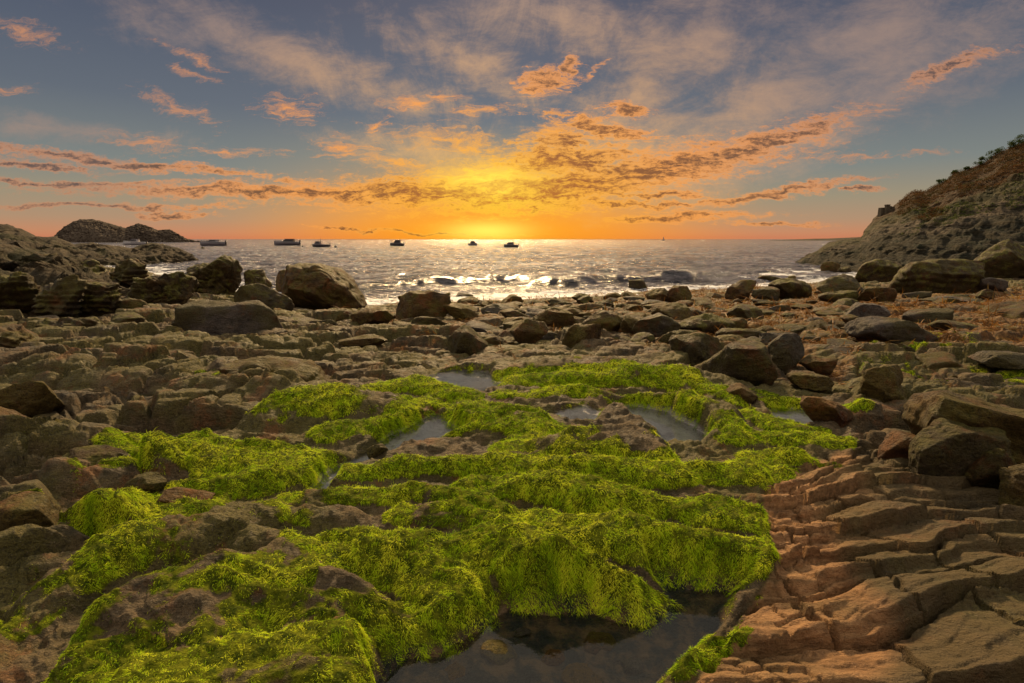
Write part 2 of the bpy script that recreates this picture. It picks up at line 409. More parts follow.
ZONE_WRACK = [(360, 316), (430, 300), (640, 292), (780, 284), (900, 292), (1100, 288), (1200, 360), (1000, 350), (860, 345), (840, 380), (760, 350), (640, 345), (500, 322), (400, 326)]
POOLW = {}
def pl_world(poly, z): return [U(a, b, z) for a, b in poly]
PZ = {'back': .03, 'left': -.03, 'middle': .0, 'right': -.02, 'front': -.07, 'far_right': -.03, 'thin': -.02}
for k, p in POOLS.items(): POOLW[k] = pl_world(p, PZ[k])
RW = [([(U(a, b, z * .95) + (z * .95,)) for a, b, z in pts], wf, wb, ms) for pts, wf, wb, ms in RIDGES]

def ground(X, Y, want=False):
    X = np.asarray(X, float); Y = np.asarray(Y, float)
    wx = X + .07 * n2(X * 2.2, Y * 2.6, 31) + .022 * n2(X * 8, Y * 9, 33)
    wy = Y + .05 * n2(X * 2.2, Y * 2.6, 32) + .018 * n2(X * 8, Y * 9, 34)
    b = base(X, Y)
    px, py = proj(X, Y, b)
    px = px + 9 * n2(X * 2, Y * 2, 41); py = py + 5 * n2(X * 2, Y * 2, 42)
    far = sst(4, 16, Y)
    zm = polymask(px, py, ZONE_MOSS, 14)
    zt = polymask(px, py, ZONE_TERRA, 8)
    zw = polymask(px, py, ZONE_WRACK, 10)
    # bedrock broken in blocks that run along the shore
    ca, sa = math.cos(.14), math.sin(.14)
    q = wx * ca + wy * sa; r = -wx * sa + wy * ca
    q2 = q + .10 * n2(q * 1.1, r * 2, 51); r2 = r + .10 * n2(q * 1.3, r * 1.5, 52)
    F1, F2, ID, DX, DY = worley(q2 * 1.25, r2 * 2.5, 60)
    crack = sst(0, .16, F2 - F1)
    dome = 1 - np.clip(F1, 0, 1) ** 2
    blk = -.11 * (1 - crack) + (.02 + .22 * ID ** 1.4) * (.5 + .5 * dome) * (.35 + .65 * crack) + .05 * (ID - .5) * DY + .07 * (_frac(ID * 7.7) - .5) * DX
    f1, f2, id2, ddx, ddy = worley(q2 * 3.6 + 9, r2 * 6.5, 65)
    H1, H2, HI, HX, HY = worley(q2 * .62 + 4, r2 * 1.15, 68)
    blk = blk * .75 + .22 * HI ** 2 * sst(0, .12, H2 - H1) - .05 * (1 - sst(0, .1, H2 - H1)) + .12 * (_frac(HI * 5.3) - .5) * HY
    rl_ = r2 * 1.0 + .25 * n2(q2 * .6, r2 * .7, 170); p2 = _frac(rl_ / .33 + .4 * n2(q2 * .35, r2 * .5, 171))
    blk = blk + sst(0, .18, p2) * (1 - .8 * p2) * .07 * sst(-.3, .3, n2(q2 * .8, r2 * .9, 172))
    blk = blk + (.035 * (sst(0, .25, f2 - f1) - 1) + .045 * (id2 - .5)) * (1 - .5 * far)
    # tilted beds in the right foreground: low steps with dark risers
    rr = r + .18 * n2(q * .9, r * .8, 70) + .015 * n2(q * 3.2, r * 2, 71)
    ph = _frac(rr / .26 + .3 * n2(q * .7, r * .7, 72)); amp = .5 + .5 * n2(q * 1.3, r * 1.3 + 5, 73)
    saw = (sst(0, .13, ph) * (1 - ph * .85)) * (.05 + .10 * np.clip(amp, 0, 1.3))
    p3 = _frac(rr / .085 + .5 * n2(q * 1.1, r, 173)); saw = saw + sst(0, .2, p3) * (1 - p3) * .022
    G1, G2, GI, GX, GY = worley(q * 2.6 + .3 * n2(q * 3, r * 3, 77), r * 6.2 + .35 * n2(q * 3, r * 3, 76), 75)
    rw = rr / .21; rw = rw + .9 * n2(q * .55, r * .9, 184) + .35 * n2(q * 1.7, r * 2.2, 185); ri = np.floor(rw); rf = rw - ri; hr = _h(ri, ri * 0, 0, 175)
    cl = q / (.30 + .35 * hr) + hr * 9.7 + .12 * n2(q * 2, r * 3, 176); ci = np.floor(cl); cf = cl - ci; hb = _h(ri, ci, 0, 177)
    edge = np.minimum(np.minimum(cf, 1 - cf) * .42, np.minimum(rf, 1 - rf) * .21)
    jc = sst(.002, .014, edge + .004 * n2(q * 30, r * 30, 178))
    fine_ = sst(870, 800, px + 30 * n2(q, r, 179))
    g_r = rr / .085; gi = np.floor(g_r); gf = g_r - gi; gh = _h(gi, gi * 0, 0, 181); g_c = q / (.11 + .1 * gh) + gh * 7.1; gci = np.floor(g_c); gcf = g_c - gci; gb = _h(gi, gci, 0, 182)
    j2 = sst(.001, .009, np.minimum(np.minimum(gcf, 1 - gcf) * .15, np.minimum(gf, 1 - gf) * .085) + .003 * n2(q * 40, r * 40, 183))
    brick = (.008 + .085 * hr ** 1.5) * sst(0, .08, rf) * (1 - .85 * rf) + .035 * (hb - .5) + .02 * (hb - .5) * (cf - .5) + fine_ * (.028 * (gb - .5) - .016 * (1 - j2))
    cm = sst(-.25, .25, n2(q * .9 + 3, r * .9, 78) + .25 * (px < 860) + .15)
    ter = saw * .55 + brick - .075 * (1 - jc) * (.45 + .55 * cm) - .05 + .010 * fbm(q * 5, r * 16, 3, 79)
    soft = .05 * (ridged(wx * 1.3 + wy * .5, wy * 4.2 - wx * .5, 3, 86) - .45) + .05 * fbm(wx * 1.8, wy * 3.4, 4, 80) + .02 * ridged(wx * 3, wy * 7, 3, 84)
    wr = .09 * fbm(X * 2.2, Y * 2.6, 5, 88) + .05 * ridged(X * 1.5, Y * 1.8, 3, 89) - .06
    z = (blk - .13 - .05 * far) * (1 - zm) * (1 - zt) * (1 + .25 * far) * (1 - .5 * zw) * (1 - .35 * far * sst(380, 480, px)) + ter * zt + soft * (zm * (1 - zt)) + wr * zw
    Ysh = shoreY(np.clip(X / np.maximum(Y, .3), -1.4, 1.4))
    z = z * (1 - .8 * sst(Ysh - 2.5, Ysh + .3, Y))
    # crest lines
    R = np.full(X.shape, -1.0); M = np.zeros(X.shape); RM = np.zeros(X.shape)
    for pts, wf, wb, ms in RW:
        P = np.array(pts); W = max(wf, wb) * 1.35 + .1
        sel = (wx > P[:, 0].min() - W) & (wx < P[:, 0].max() + W) & (wy > P[:, 1].min() - W) & (wy < P[:, 1].max() + W)
        if not sel.any(): continue
        x = wx[sel]; y = wy[sel]
        bd = np.full(x.shape, 1e9); hz = np.zeros(x.shape); sg = np.zeros(x.shape)
        for i in range(len(P) - 1):
            x1, y1, z1 = P[i]; x2, y2, z2 = P[i + 1]
            ex, ey = x2 - x1, y2 - y1; L = ex * ex + ey * ey
            t = np.clip(((x - x1) * ex + (y - y1) * ey) / L, 0, 1)
            ax = x - x1 - t * ex; ay = y - y1 - t * ey
            dd = np.hypot(ax, ay); n = dd < bd
            side = (ex * ay - ey * ax) / math.sqrt(L) if ex >= 0 else -(ex * ay - ey * ax) / math.sqrt(L)
            bd = np.where(n, dd, bd); hz = np.where(n, z1 + t * (z2 - z1), hz); sg = np.where(n, side / np.maximum(dd, 1e-6), sg)
        f = sst(-.6, .6, sg)
        wd = wf * (1 - f) + wb * f
        rr_ = bd / wd
        fr = np.clip(1 - np.clip(rr_, 0, 1) ** 2.2, 0, 1) ** .8; bk = .5 + .5 * np.cos(pi * np.clip(rr_, 0, 1))
        h = hz * (fr * (1 - f) + bk * f)  + (-.09) * sst(.95, 1.3, rr_)
        R[sel] = smax(R[sel], np.where(rr_ < 1.35, h, -1), .03)
        mm = ms * sst(1.08, .78, rr_)
        M[sel] = np.maximum(M[sel], mm); RM[sel] = np.maximum(RM[sel], sst(1.3, .9, rr_))
    rl = b + R
    lum = .022 * fbm(wx * 7, wy * 9, 3, 90) + .03 * fbm(wx * 3, wy * 4, 3, 93)
    # the ridges sit on the beds and keep a bit of their relief
    zz = smax(b + z, b + R * (1 - .8 * zt) + z * (.55 + .3 * (1 - zm) + .2 * zt), .03)
    zz = np.where(R > -.5, zz, b + z) + lum * (.4 + .6 * zm - .3 * zt) + zm * (1 - zt) * .014 * (ridged(wx * 5, wy * 8, 3, 190) - .4) + zm * (1 - zt) * .008 * n2(wx * 15, wy * 19, 192) + zm * (1 - zt) * .006 * n2(wx * 34, wy * 40, 193)
    # pools
    pool = np.zeros(X.shape); silt_sheen = np.zeros(X.shape)
    for k, pw in POOLW.items():
        P = np.array(pw); sel = (X > P[:, 0].min() - .3) & (X < P[:, 0].max() + .3) & (Y > P[:, 1].min() - .3) & (Y < P[:, 1].max() + .3)
        if not sel.any(): continue
        # shape is the outline with ragged margins
        m = polymask(wx[sel], wy[sel], pw, .05 if k not in ('front', 'corner') else .07)
        m = m * (1 - .0 * m)
        dep = (PZ[k] - (.065 if k not in ('front', 'corner') else .045)) + .03 * fbm(X[sel] * 9, Y[sel] * 9, 3, 97) + .02
        zz[sel] = np.where(m > 0, zz[sel] * (1 - m) + dep * m, zz[sel]); pool[sel] = np.maximum(pool[sel], m)
        if k not in ('front', 'corner'): silt_sheen[sel] = np.maximum(silt_sheen[sel], m)
    zz = zz + .006 * fbm(X * 24, Y * 24, 3, 99)
    if not want: return zz
    cover = np.clip(M, 0, 1) * (1 - zt * .6)
    lowz = zm * (1 - RM) * .12
    cover = np.maximum(cover, lowz) * sst(1., .85, pool)
    nz = fbm(wx * 3.2, wy * 4.2, 5, 110, .62)
    thin = fbm(wx * 1.1, wy * 1.6, 3, 112)
    moss = sst(.34, .66, cover * .92 + .62 * nz + .42 * thin - .10)
    edge = sst(0, .25, pool) * (1 - sst(.5, .95, pool))
    moss = np.maximum(moss * sst(1., .85, pool), edge * .5 * sst(-.2, .2, nz) * (px > 300))
    # thin strips of weed in the brown right middle ground
    wrk = zw * sst(-.15, .2, fbm(X * 1.3, Y * .9, 4, 120) + .22 * sst(560, 760, px)) * (1 - pool)
    wrk = np.maximum(wrk, .5 * sst(.32, .5, fbm(X * 2.4, Y * 2.4, 3, 125)) * (1 - moss) * sst(470, 380, py) * sst(250, 320, px))
    patch = sst(-.02, .16, fbm(X * .8 + 4, Y * .5, 3, 130)) * sst(840, 900, px) * sst(335, 345, py) * sst(392, 372, py) * (px < 1200)
    moss = np.maximum(moss, patch * .9 * sst(-.1, .15, n2(X * 5, Y * 6, 131)))
    return zz, moss, zt * (1 - pool) * (.35 + .65 * sst(900, 800, px + 60 * n2(X * 2, Y * 2, 150)) ), wrk, pool, silt_sheen
def _frac(a): return a - np.floor(a)

# ground sheet: fine where the photograph looks, coarser further out and behind
NC, NR = 1250, 1000
ss = np.concatenate([np.linspace(-2.6, -1.12, 90, endpoint=False), np.linspace(-1.12, 1.12, NC - 180), np.linspace(1.12, 2.6, 91)[1:]])
yy = 0.75 * (75 / .75) ** (np.linspace(0, 1, NR) ** 1.0)
SX = ss[None, :] * yy[:, None]; SY = np.repeat(yy[:, None], len(ss), 1)
gz, gm, gt, gw, gp, gc = [a for a in ground(SX.ravel(), SY.ravel(), True)]
V = np.stack([SX.ravel(), SY.ravel(), gz], 1)
NCC = len(ss)
F = grid_faces(NR, NCC)
GV = V; GATT = dict(moss=gm, terra=gt, wrack=gw, pool=gp, silt_sheen=gc)

# materials of the shore
def rock_colour(nt, tc, tone=0):
    """warm grey-brown schist with lichen, dark weed film and iron stain"""
    big = nt.noise(tc, .9, 5, .6); mid = nt.noise(tc, 5, 6, .65); fine = nt.noise(tc, 42, 5, .7)
    streak = nt.noise(nt.mapping(tc, rot=(0, 0, .14), sc=(3, 16, 16)), 1, 6, .7)
    tones = [((.030, .024, .012, 1), (.185, .132, .070, 1)), ((.07, .065, .06, 1), (.20, .175, .15, 1)), ((.030, .026, .018, 1), (.10, .08, .05, 1))][tone]
    c = nt.mix(nt.maprange(mid, .3, .7), *tones)
    c = nt.mix(nt.maprange(streak, .5, .75, 0, .55), c, (.25, .185, .12, 1))
    c = nt.mix(nt.maprange(big, .42, .56, 0, .8), c, nt.mix(nt.maprange(fine, .35, .65), (.038, .038, .010, 1), (.20, .175, .040, 1)))
    c = nt.mix(nt.maprange(nt.noise(tc, 2.3, 5, .7), .54, .66, 0, .7), c, (.20, .085, .030, 1))
    c = nt.mix(nt.maprange(fine, .50, .62, 0, .6), c, (.03, .026, .016, 1))
    c = nt.mix(nt.maprange(nt.noise(tc, 150, 3, .75), .50, .62, 0, .55), c, (.022, .018, .012, 1))
    c = nt.mix(nt.maprange(nt.noise(tc, 90, 3, .7), .60, .72, 0, .6), c, (.28, .23, .17, 1))
    return c, mid, fine, streak
gmat, nt, bs = material('shore_rock')
tc = nt.node('ShaderNodeTexCoord').outputs['Object']
c, mid, fine, streak = rock_colour(nt, tc)
tr = nt.attr('terra'); ms = nt.attr('moss'); wk = nt.attr('wrack'); po = nt.attr('pool')
tcol = nt.mix(nt.maprange(streak, .3, .7), (.13, .065, .026, 1), (.46, .255, .115, 1))
tcol = nt.mix(nt.maprange(nt.noise(tc, 1.5, 5, .6), .45, .7, 0, .75), tcol, (.14, .105, .045, 1))
tcol = nt.mix(nt.maprange(fine, .5, .72, 0, .5), tcol, (.08, .045, .03, 1))
c = nt.mix(nt.m('MULTIPLY', nt.m('MULTIPLY', nt.maprange(tr, .05, .3), nt.maprange(tr, .9, .4)), nt.maprange(mid, .3, .55, .2, .8)), c, (.085, .062, .026, 1))
c = nt.mix(nt.maprange(tr, .3, .8), c, tcol)
wcol = nt.mix(nt.maprange(nt.noise(tc, 14, 5, .7), .35, .65), (.045, .025, .010, 1), (.22, .11, .035, 1))
wcol = nt.mix(nt.maprange(nt.noise(tc, 3, 4), .5, .7, 0, .6), wcol, (.16, .13, .03, 1))
c = nt.mix(nt.m('MULTIPLY', nt.maprange(nt.m('ADD', wk, nt.m('MULTIPLY', nt.m('SUBTRACT', fine, .5), 1.4)), .3, .7), .9), c, wcol)
mcol = nt.mix(nt.maprange(nt.noise(tc, 24, 5, .7), .35, .65), (.04, .06, .006, 1), (.16, .18, .012, 1))
c = nt.mix(nt.maprange(nt.m('ADD', ms, nt.m('MULTIPLY', nt.m('SUBTRACT', fine, .5), .9)), .25, .6), c, mcol)
pcol = nt.mix(nt.maprange(nt.noise(tc, 11, 5, .65), .4, .65), (.03, .034, .032, 1), (.15, .10, .055, 1))
pcol = nt.mix(nt.m('MULTIPLY', nt.attr('silt_sheen'), nt.maprange(mid, .0, .6)), pcol, (.56, .53, .53, 1))  # silt on the bed, lightened further to stand in for reflected sky
c = nt.mix(nt.maprange(po, .5, .8), c, pcol)
nt.put(bs.inputs['Base Color'], c)
nt.put(bs.inputs['Roughness'], nt.maprange(mid, .3, .7, .5, .85))
nt.put(bs.inputs['Specular IOR Level'], nt.m('MULTIPLY', nt.maprange(ms, .1, .5, .22, .02), 1.))
h = nt.m('ADD', nt.m('MULTIPLY', mid, .6), nt.m('ADD', nt.m('MULTIPLY', fine, .3), nt.m('MULTIPLY', streak, .4)))
nt.put(bs.inputs['Normal'], nt.bump(h, .10, 1.))

me = mesh_np('ground', GV, F, [gmat], GATT)
tag(link('ground', me), kind='structure')
# surroundings outside the fine sheet (behind the camera and far to the sides)
gx = np.linspace(-90, 90, 181); gy = np.linspace(-60, 76, 137)
AX, AY = np.meshgrid(gx, gy)
az = base(AX.ravel(), np.maximum(AY.ravel(), .3)) - .35 + .25 * fbm(AX.ravel() * .5, AY.ravel() * .5, 4, 140)
back = AY.ravel() < 0.5
az = np.where(back, .0 + .25 * fbm(AX.ravel() * .5, AY.ravel() * .5, 4, 141) + .06 * np.maximum(-AY.ravel() - 2, 0), az)
inside = (AY.ravel() > .5) & (np.abs(AX.ravel()) < 2.4 * AY.ravel()) & (AY.ravel() < 70)
az = np.where(inside, az - 1.2, az)
z0 = np.zeros(az.shape)
me = mesh_np('surrounding_ground', np.stack([AX.ravel(), AY.ravel(), az], 1), grid_faces(len(gy), len(gx)), [gmat], dict(moss=z0, terra=z0, wrack=z0, pool=z0, silt_sheen=z0))
tag(link('surrounding_ground', me), kind='structure')

# water of the tide pools
pm = bpy.data.materials.new('pool_water'); pm.use_nodes = True; nt = NT(pm.node_tree); nt.n.clear()
out = nt.node('ShaderNodeOutputMaterial')
tp = nt.node('ShaderNodeBsdfTransparent'); tp.inputs[0].default_value = (.86, .88, .84, 1)
gl = nt.node('ShaderNodeBsdfGlossy'); gl.inputs['Roughness'].default_value = .05
tc = nt.node('ShaderNodeTexCoord').outputs['Object']
nb = nt.bump(nt.noise(tc, 22, 3), .002, .3)
nt.l.new(nb, gl.inputs['Normal'])
fr = nt.node('ShaderNodeFresnel'); fr.inputs[0].default_value = 1.4; nt.l.new(nb, fr.inputs['Normal'])
mx = nt.node('ShaderNodeMixShader'); nt.l.new(fr.outputs[0], mx.inputs[0]); nt.l.new(tp.outputs[0], mx.inputs[1]); nt.l.new(gl.outputs[0], mx.inputs[2])
nt.l.new(mx.outputs[0], out.inputs[0])
for k, pw in POOLW.items():
    cx = sum(p[0] for p in pw) / len(pw); cy = sum(p[1] for p in pw) / len(pw)
    gv = [(cx + (x - cx) * 1.06, cy + (y - cy) * 1.08, PZ[k]) for x, y in pw]
    me = bpy.data.meshes.new('tide_pool'); ar = sum(gv[i][0] * gv[i - 1][1] - gv[i - 1][0] * gv[i][1] for i in range(len(gv)))
    me.from_pydata(gv if ar < 0 else gv[::-1], [], [list(range(len(gv)))]); me.materials.append(pm)
    tag(link('tide_pool', me), kind='structure')
# ------------------------------------------------------------------ green seaweed: hair-like blades combed downhill
def grid_sampler(weight, n, rg):
    w = weight.ravel(); cdf = np.cumsum(w); u = rg.random(n) * cdf[-1]
    return np.searchsorted(cdf, u)
GN = None
Z = gz.reshape(NR, NCC)
d_s = np.gradient(Z, axis=1) / np.maximum(np.gradient(SX, axis=1), 1e-6)
# dz/dY at constant X = dz/dY|s - s/Y... chain rule on the fan-shaped sheet
dzr = np.gradient(Z, axis=0) / np.gradient(SY, axis=0)
zx = d_s; zy = dzr - ss[None, :] * d_s
def blades(name, att, n, length, width, mat, colour_seed, lift=.35, segs=3, keep=1., maxY=14, power=1., sizegrow=.5, minY=.9):
    rg = np.random.default_rng(colour_seed)
    A = att.reshape(NR, NCC)
    dep = SY * CP
    wgt = np.where((SY < maxY) & (SY > minY) & (np.abs(ss)[None, :] < 1.35), np.clip(A, 0, 1) ** power, 0) * np.where(A > .12, 1, 0)
    slope = np.sqrt(1 + zx ** 2 + zy ** 2)
    wgt = wgt * (np.gradient(SX, axis=1) * np.gradient(SY, axis=0)) * slope / (dep ** (2 * sizegrow) + .2) 
    idx = grid_sampler(wgt, n, rg)
    i, j = idx // NCC, idx % NCC
    ii = np.minimum(i, NR - 2); jj = np.minimum(j, NCC - 2)
    a = rg.random(n); b = rg.random(n)
    def bil(G): return (G[ii, jj] * (1 - a) + G[ii, jj + 1] * a) * (1 - b) + (G[ii + 1, jj] * (1 - a) + G[ii + 1, jj + 1] * a) * b
    x = bil(SX); y = bil(SY); z = bil(Z); gx_ = zx[ii, jj]; gy_ = zy[ii, jj]
    N = np.stack([-gx_, -gy_, np.ones(n)], 1); N /= np.linalg.norm(N, axis=1)[:, None]
    down = np.stack([-gx_, -gy_, -(gx_ ** 2 + gy_ ** 2)], 1)
    dn = np.linalg.norm(down, axis=1)[:, None]; down = down / np.maximum(dn, .12)
    th = 2.6 * fbm(x * 3, y * 3, 2, 201) * pi + 1.2 * rg.normal(size=n)
    flow = np.stack([np.cos(th), np.sin(th), np.zeros(n)], 1)
    flow -= N * (flow * N).sum(1)[:, None]
    D = down * .8 + flow * .8 + rg.normal(size=(n, 3)) * .22
    D /= np.linalg.norm(D, axis=1)[:, None] + 1e-6
    grow = (np.maximum(y, 1.2) / 1.8) ** sizegrow
    tuft = .55 + .9 * sst(-.35, .5, fbm(x * 16, y * 20, 2, 205))
    L = length * (.5 + rg.random(n)) * grow * tuft * (.45 + .55 * bil(A)); Wd = width * (.6 + .8 * rg.random(n)) * grow
    side = np.cross(N, D); side /= np.linalg.norm(side, axis=1)[:, None] + 1e-6
    side = side * .8 + N * (rg.random(n)[:, None] - .5) * 1.2; side /= np.linalg.norm(side, axis=1)[:, None]
    base_p = np.stack([x, y, z - .004], 1)
    lf = (lift * (.6 + .9 * rg.random(n)))[:, None]
    ts = np.linspace(0, 1, segs + 1); rows = []
    for t in ts:
        p = base_p + D * (L * t)[:, None] + N * (L[:, None] * lf * (t * (2.1 - 1.75 * t)))
        p[:, 2] -= L * .10 * t * t
        wv = Wd * (1 - .8 * t ** 2) * .5
        rows.append((p - side * wv[:, None], p + side * wv[:, None]))
    k = 2 * (segs + 1)
    Vb = np.empty((n, k, 3))
    for q, (l, r) in enumerate(rows): Vb[:, 2 * q] = l; Vb[:, 2 * q + 1] = r
    o = (np.arange(n) * k)[:, None, None]
    fq = np.array([[2 * q, 2 * q + 1, 2 * q + 3, 2 * q + 2] for q in range(segs)])[None]
    Fb = (o + fq).reshape(-1, 4)
    tone = np.clip(.62 + .55 * fbm(x * 9, y * 11, 3, 210) + .42 * fbm(x * 1.7, y * 1.7, 3, 214) + .14 * rg.normal(size=n), 0, 1)
    tv = np.repeat(tone, k); tt = np.tile(np.repeat(ts, 2), n)
    me = mesh_np(name, Vb.reshape(-1, 3), Fb, [mat], dict(tone=tv, along=tt), smooth=False)
    return link(name, me)
def weed_mat(name, stops, trans=.45, rough=.45):
    m = bpy.data.materials.new(name); m.use_nodes = True; nt = NT(m.node_tree); nt.n.clear()
    out = nt.node('ShaderNodeOutputMaterial')
    c = nt.ramp(nt.attr('tone'), stops)
    bs = nt.node('ShaderNodeBsdfPrincipled'); nt.put(bs.inputs['Base Color'], c); bs.inputs['Roughness'].default_value = rough
    bs.inputs['Specular IOR Level'].default_value = .08
    tl = nt.node('ShaderNodeBsdfTranslucent'); nt.put(tl.inputs[0], c)
    mx = nt.node('ShaderNodeMixShader'); mx.inputs[0].default_value = trans
    nt.l.new(bs.outputs[0], mx.inputs[1]); nt.l.new(tl.outputs[0], mx.inputs[2]); nt.l.new(mx.outputs[0], out.inputs[0])
    return m
green = weed_mat('green_weed', [(0, (.06, .07, .012, 1)), (.25, (.12, .23, .006, 1)), (.5, (.40, .60, .010, 1)), (1, (.84, .86, .05, 1))], .38, .8)
brown = weed_mat('brown_weed', [(0, (.035, .015, .005, 1)), (.45, (.15, .065, .016, 1)), (.8, (.32, .15, .035, 1)), (1, (.32, .23, .05, 1))], .35)
tag(blades('green_seaweed', gm, 640000, .0155, .0016, green, 11, lift=.34, segs=2, sizegrow=.6), kind='stuff', label='bright green hair-like seaweed over the wet ridges')
tag(blades('brown_seaweed', np.where(gw > .15, gw * sst(-.1, .35, fbm(SX.ravel() * 1.8, SY.ravel() * 1.8, 3, 611)), 0), 90000, .06, .004, brown, 12, lift=.16, segs=2, maxY=32, sizegrow=.75), kind='stuff', label='rusty brown wrack between the beach boulders')
# ------------------------------------------------------------------ boulders
import bmesh
_ico = {}
def ico(n):
    if n not in _ico:
        bm = bmesh.new(); bmesh.ops.create_icosphere(bm, subdivisions=n, radius=1)
        _ico[n] = (np.array([v.co[:] for v in bm.verts]), np.array([[v.index for v in f.verts] for f in bm.faces])); bm.free()
    return _ico[n]
def rock_mesh(name, w, d, h, seed, mat, ang=.6, sub=5, box=.35, layers=0., tiltc=None, rough=1., weed=0.):
    rg = np.random.default_rng(seed)
    P, F = ico(sub); P = P.copy()
    # towards a rounded block
    s = np.abs(P) ** (1 / (1 - box * .55)); P = np.sign(P) * (P * (1 - box) + box * np.sign(P) * s / np.maximum(np.max(s, 1, keepdims=True), 1e-6) * 1.0) * np.sign(P)
    P = P + .22 * np.stack([fbm3(P, 1.1, 2, seed + i) for i in range(3)], 1)
    k = int(6 + 12 * ang)
    for i in range(k):
        n = rg.normal(size=3); n[2] = n[2] * .8 + .15; n /= np.linalg.norm(n)
        o = rg.uniform(.58, .9); e = P @ n - o
        q = .010 + .045 * (1 - ang); push = np.where(e > -q, np.maximum(e, 0) + 0, 0)
        P = P - n * (np.logaddexp(0, e / q) * q)[:, None] * .92
    P /= np.abs(P).max(0)[None] + 1e-9
    if tiltc is not None: P[:, 2] += tiltc[0] * P[:, 0] + tiltc[1] * P[:, 1]; P[:, 2] /= np.abs(P[:, 2]).max()
    Pm = P * np.array([w / 2, d / 2, h / 2]); sc = (w * d * h) ** (1 / 3)
    nn = P / (np.linalg.norm(P, axis=1)[:, None] + 1e-9)
    disp = .085 * fbm3(Pm / sc, 2.2, 5, seed + 5, .58) + .028 * fbm3(Pm / sc, 11, 3, seed + 9)
    cr = np.abs(fbm3(Pm / sc, 1.9, 2, seed + 15)); disp -= .022 * np.clip(1 - cr / .04, 0, 1) * ang
    if layers:
        lz = Pm[:, 2] / sc * 9 + 1.5 * fbm3(Pm / sc, 1.2, 2, seed + 21) + Pm[:, 0] / sc * 1.2
        disp += layers * .035 * (np.abs((lz % 1) - .5) * 2 - .5)
    Pm = Pm + nn * (disp * sc * rough)[:, None]
    return mesh_np(name, Pm, F, [mat], dict(weed=np.full(len(Pm), float(weed))))
def boulder_mat(name, tone, tint, green_amt=0.):
    m, nt, bs = material(name); 
    oi = nt.node('ShaderNodeObjectInfo').outputs['Random']
    tc = nt.node('ShaderNodeTexCoord').outputs['Object']
    tc = nt.vm('ADD', tc, nt.comb(nt.m('MULTIPLY', oi, 30), nt.m('MULTIPLY', oi, 17), 0))
    c, mid, fine, streak = rock_colour(nt, tc, tone)
    c = nt.mix(1., c, tint, 'MULTIPLY')
    c = nt.mix(nt.m('MULTIPLY', nt.m('FRACT', nt.m('MULTIPLY', oi, 7.3)), .55), c, nt.mix(1., c, (.62, .50, .36, 1), 'MULTIPLY'))
    # weed film where the stone faces up or stays damp near its foot
    geo = nt.node('ShaderNodeNewGeometry'); nz = nt.sep(geo.outputs['Normal'])[2]
    if green_amt:
        f = nt.m('MULTIPLY', nt.maprange(nt.m('ADD', nt.noise(tc, 3.5, 5, .7), nt.m('MULTIPLY', nz, .08)), .5, .66), green_amt)
        c = nt.mix(f, c, nt.mix(nt.maprange(fine, .3, .7), (.05, .06, .008, 1), (.17, .15, .025, 1)))
    nt.put(bs.inputs['Base Color'], c); nt.put(bs.inputs['Roughness'], nt.maprange(mid, .3, .7, .5, .85))
    bs.inputs['Specular IOR Level'].default_value = .22
    hh = nt.m('ADD', nt.m('MULTIPLY', mid, .7), nt.m('ADD', nt.m('MULTIPLY', fine, .35), nt.m('MULTIPLY', streak, .4)))
    nt.put(bs.inputs['Normal'], nt.bump(hh, .13, 1.))
    return m
MB = boulder_mat('brown_boulder', 0, (1.0, .84, .64, 1), .45)
MG = boulder_mat('grey_boulder', 1, (.78, .78, .82, 1), .1)
MD = boulder_mat('dark_boulder', 2, (.8, .75, .66, 1), .45)
MO = boulder_mat('olive_boulder', 0, (.52, .46, .30, 1), .8)
MR = boulder_mat('rust_boulder', 0, (1.35, .86, .62, 1), .15)

def gz_at(x, y): return float(ground(np.array([x]), np.array([y]))[0])
def place(name, cx, by, w, h, label, mat=None, dr=.8, rot=0., ang=.6, box=.35, sink=.22, seed=0, layers=0., tilt=(0, 0), tiltc=None, z=None, sub=5, group=None, cat='boulder', rough=1.):
    """cx, by: where its foot is seen; w, h in picture units, turned into metres at that distance"""
    b = 0.0
    for _ in range(6):
        x, y = U(cx, by, b); b = float(base(np.array([x]), np.array([y]))[0]) if z is None else z
    dep = y * CP + (CAM_H - b) * SP
    W = w * dep / 512; H = h * dep / 512 * 1.04; D = W * dr
    k_ = (y + D * .38) / y; y += D * .38; x *= k_; W *= k_ * 1.02; D *= k_ * .92; H *= k_ * 1.0
    full = H / (1 - sink)
    me = rock_mesh(name, W, D, full, 1000 + seed, mat or MB, ang, sub, box, layers, tiltc, rough)
    o = link(name, me, loc=(x, y, b + H - full / 2)); o.rotation_euler = (radians(tilt[0]), radians(tilt[1]), radians(rot))
    return tag(o, label, cat, group)
R_ = 'boulder'
place(R_, 321, 309, 86, 50, 'largest brown boulder at the waterline, sloping down to the right towards the surf', MB, .7, 10, .9, .3, seed=1, tiltc=(-.35, 0), rough=1.05, sub=6)
place(R_, 287, 296, 22, 26, 'rough brown rock leaning on the left side of the large waterline boulder', MB, .8, 0, .7, seed=2)
place(R_, 262, 315, 56, 30, 'dark rounded boulder in front of the large waterline boulder', MD, .8, 20, .5, .4, seed=3)
place(R_, 237, 336, 98, 31, 'wide low dark boulder with a smooth grey top on the left beach', MG, .6, 5, .45, .5, seed=4, cat='boulder')
place(R_, 212, 297, 60, 36, 'olive crag with a blunt knob beside the small inlet', MO, .8, 0, .7, .2, seed=5, cat='crag', rough=2.3, sub=6)
place(R_, 203, 262, 10, 15, 'small rock finger on top of the olive crag', MO, .8, 0, .5, .1, seed=6, z=None, cat='rock', sink=.3) 
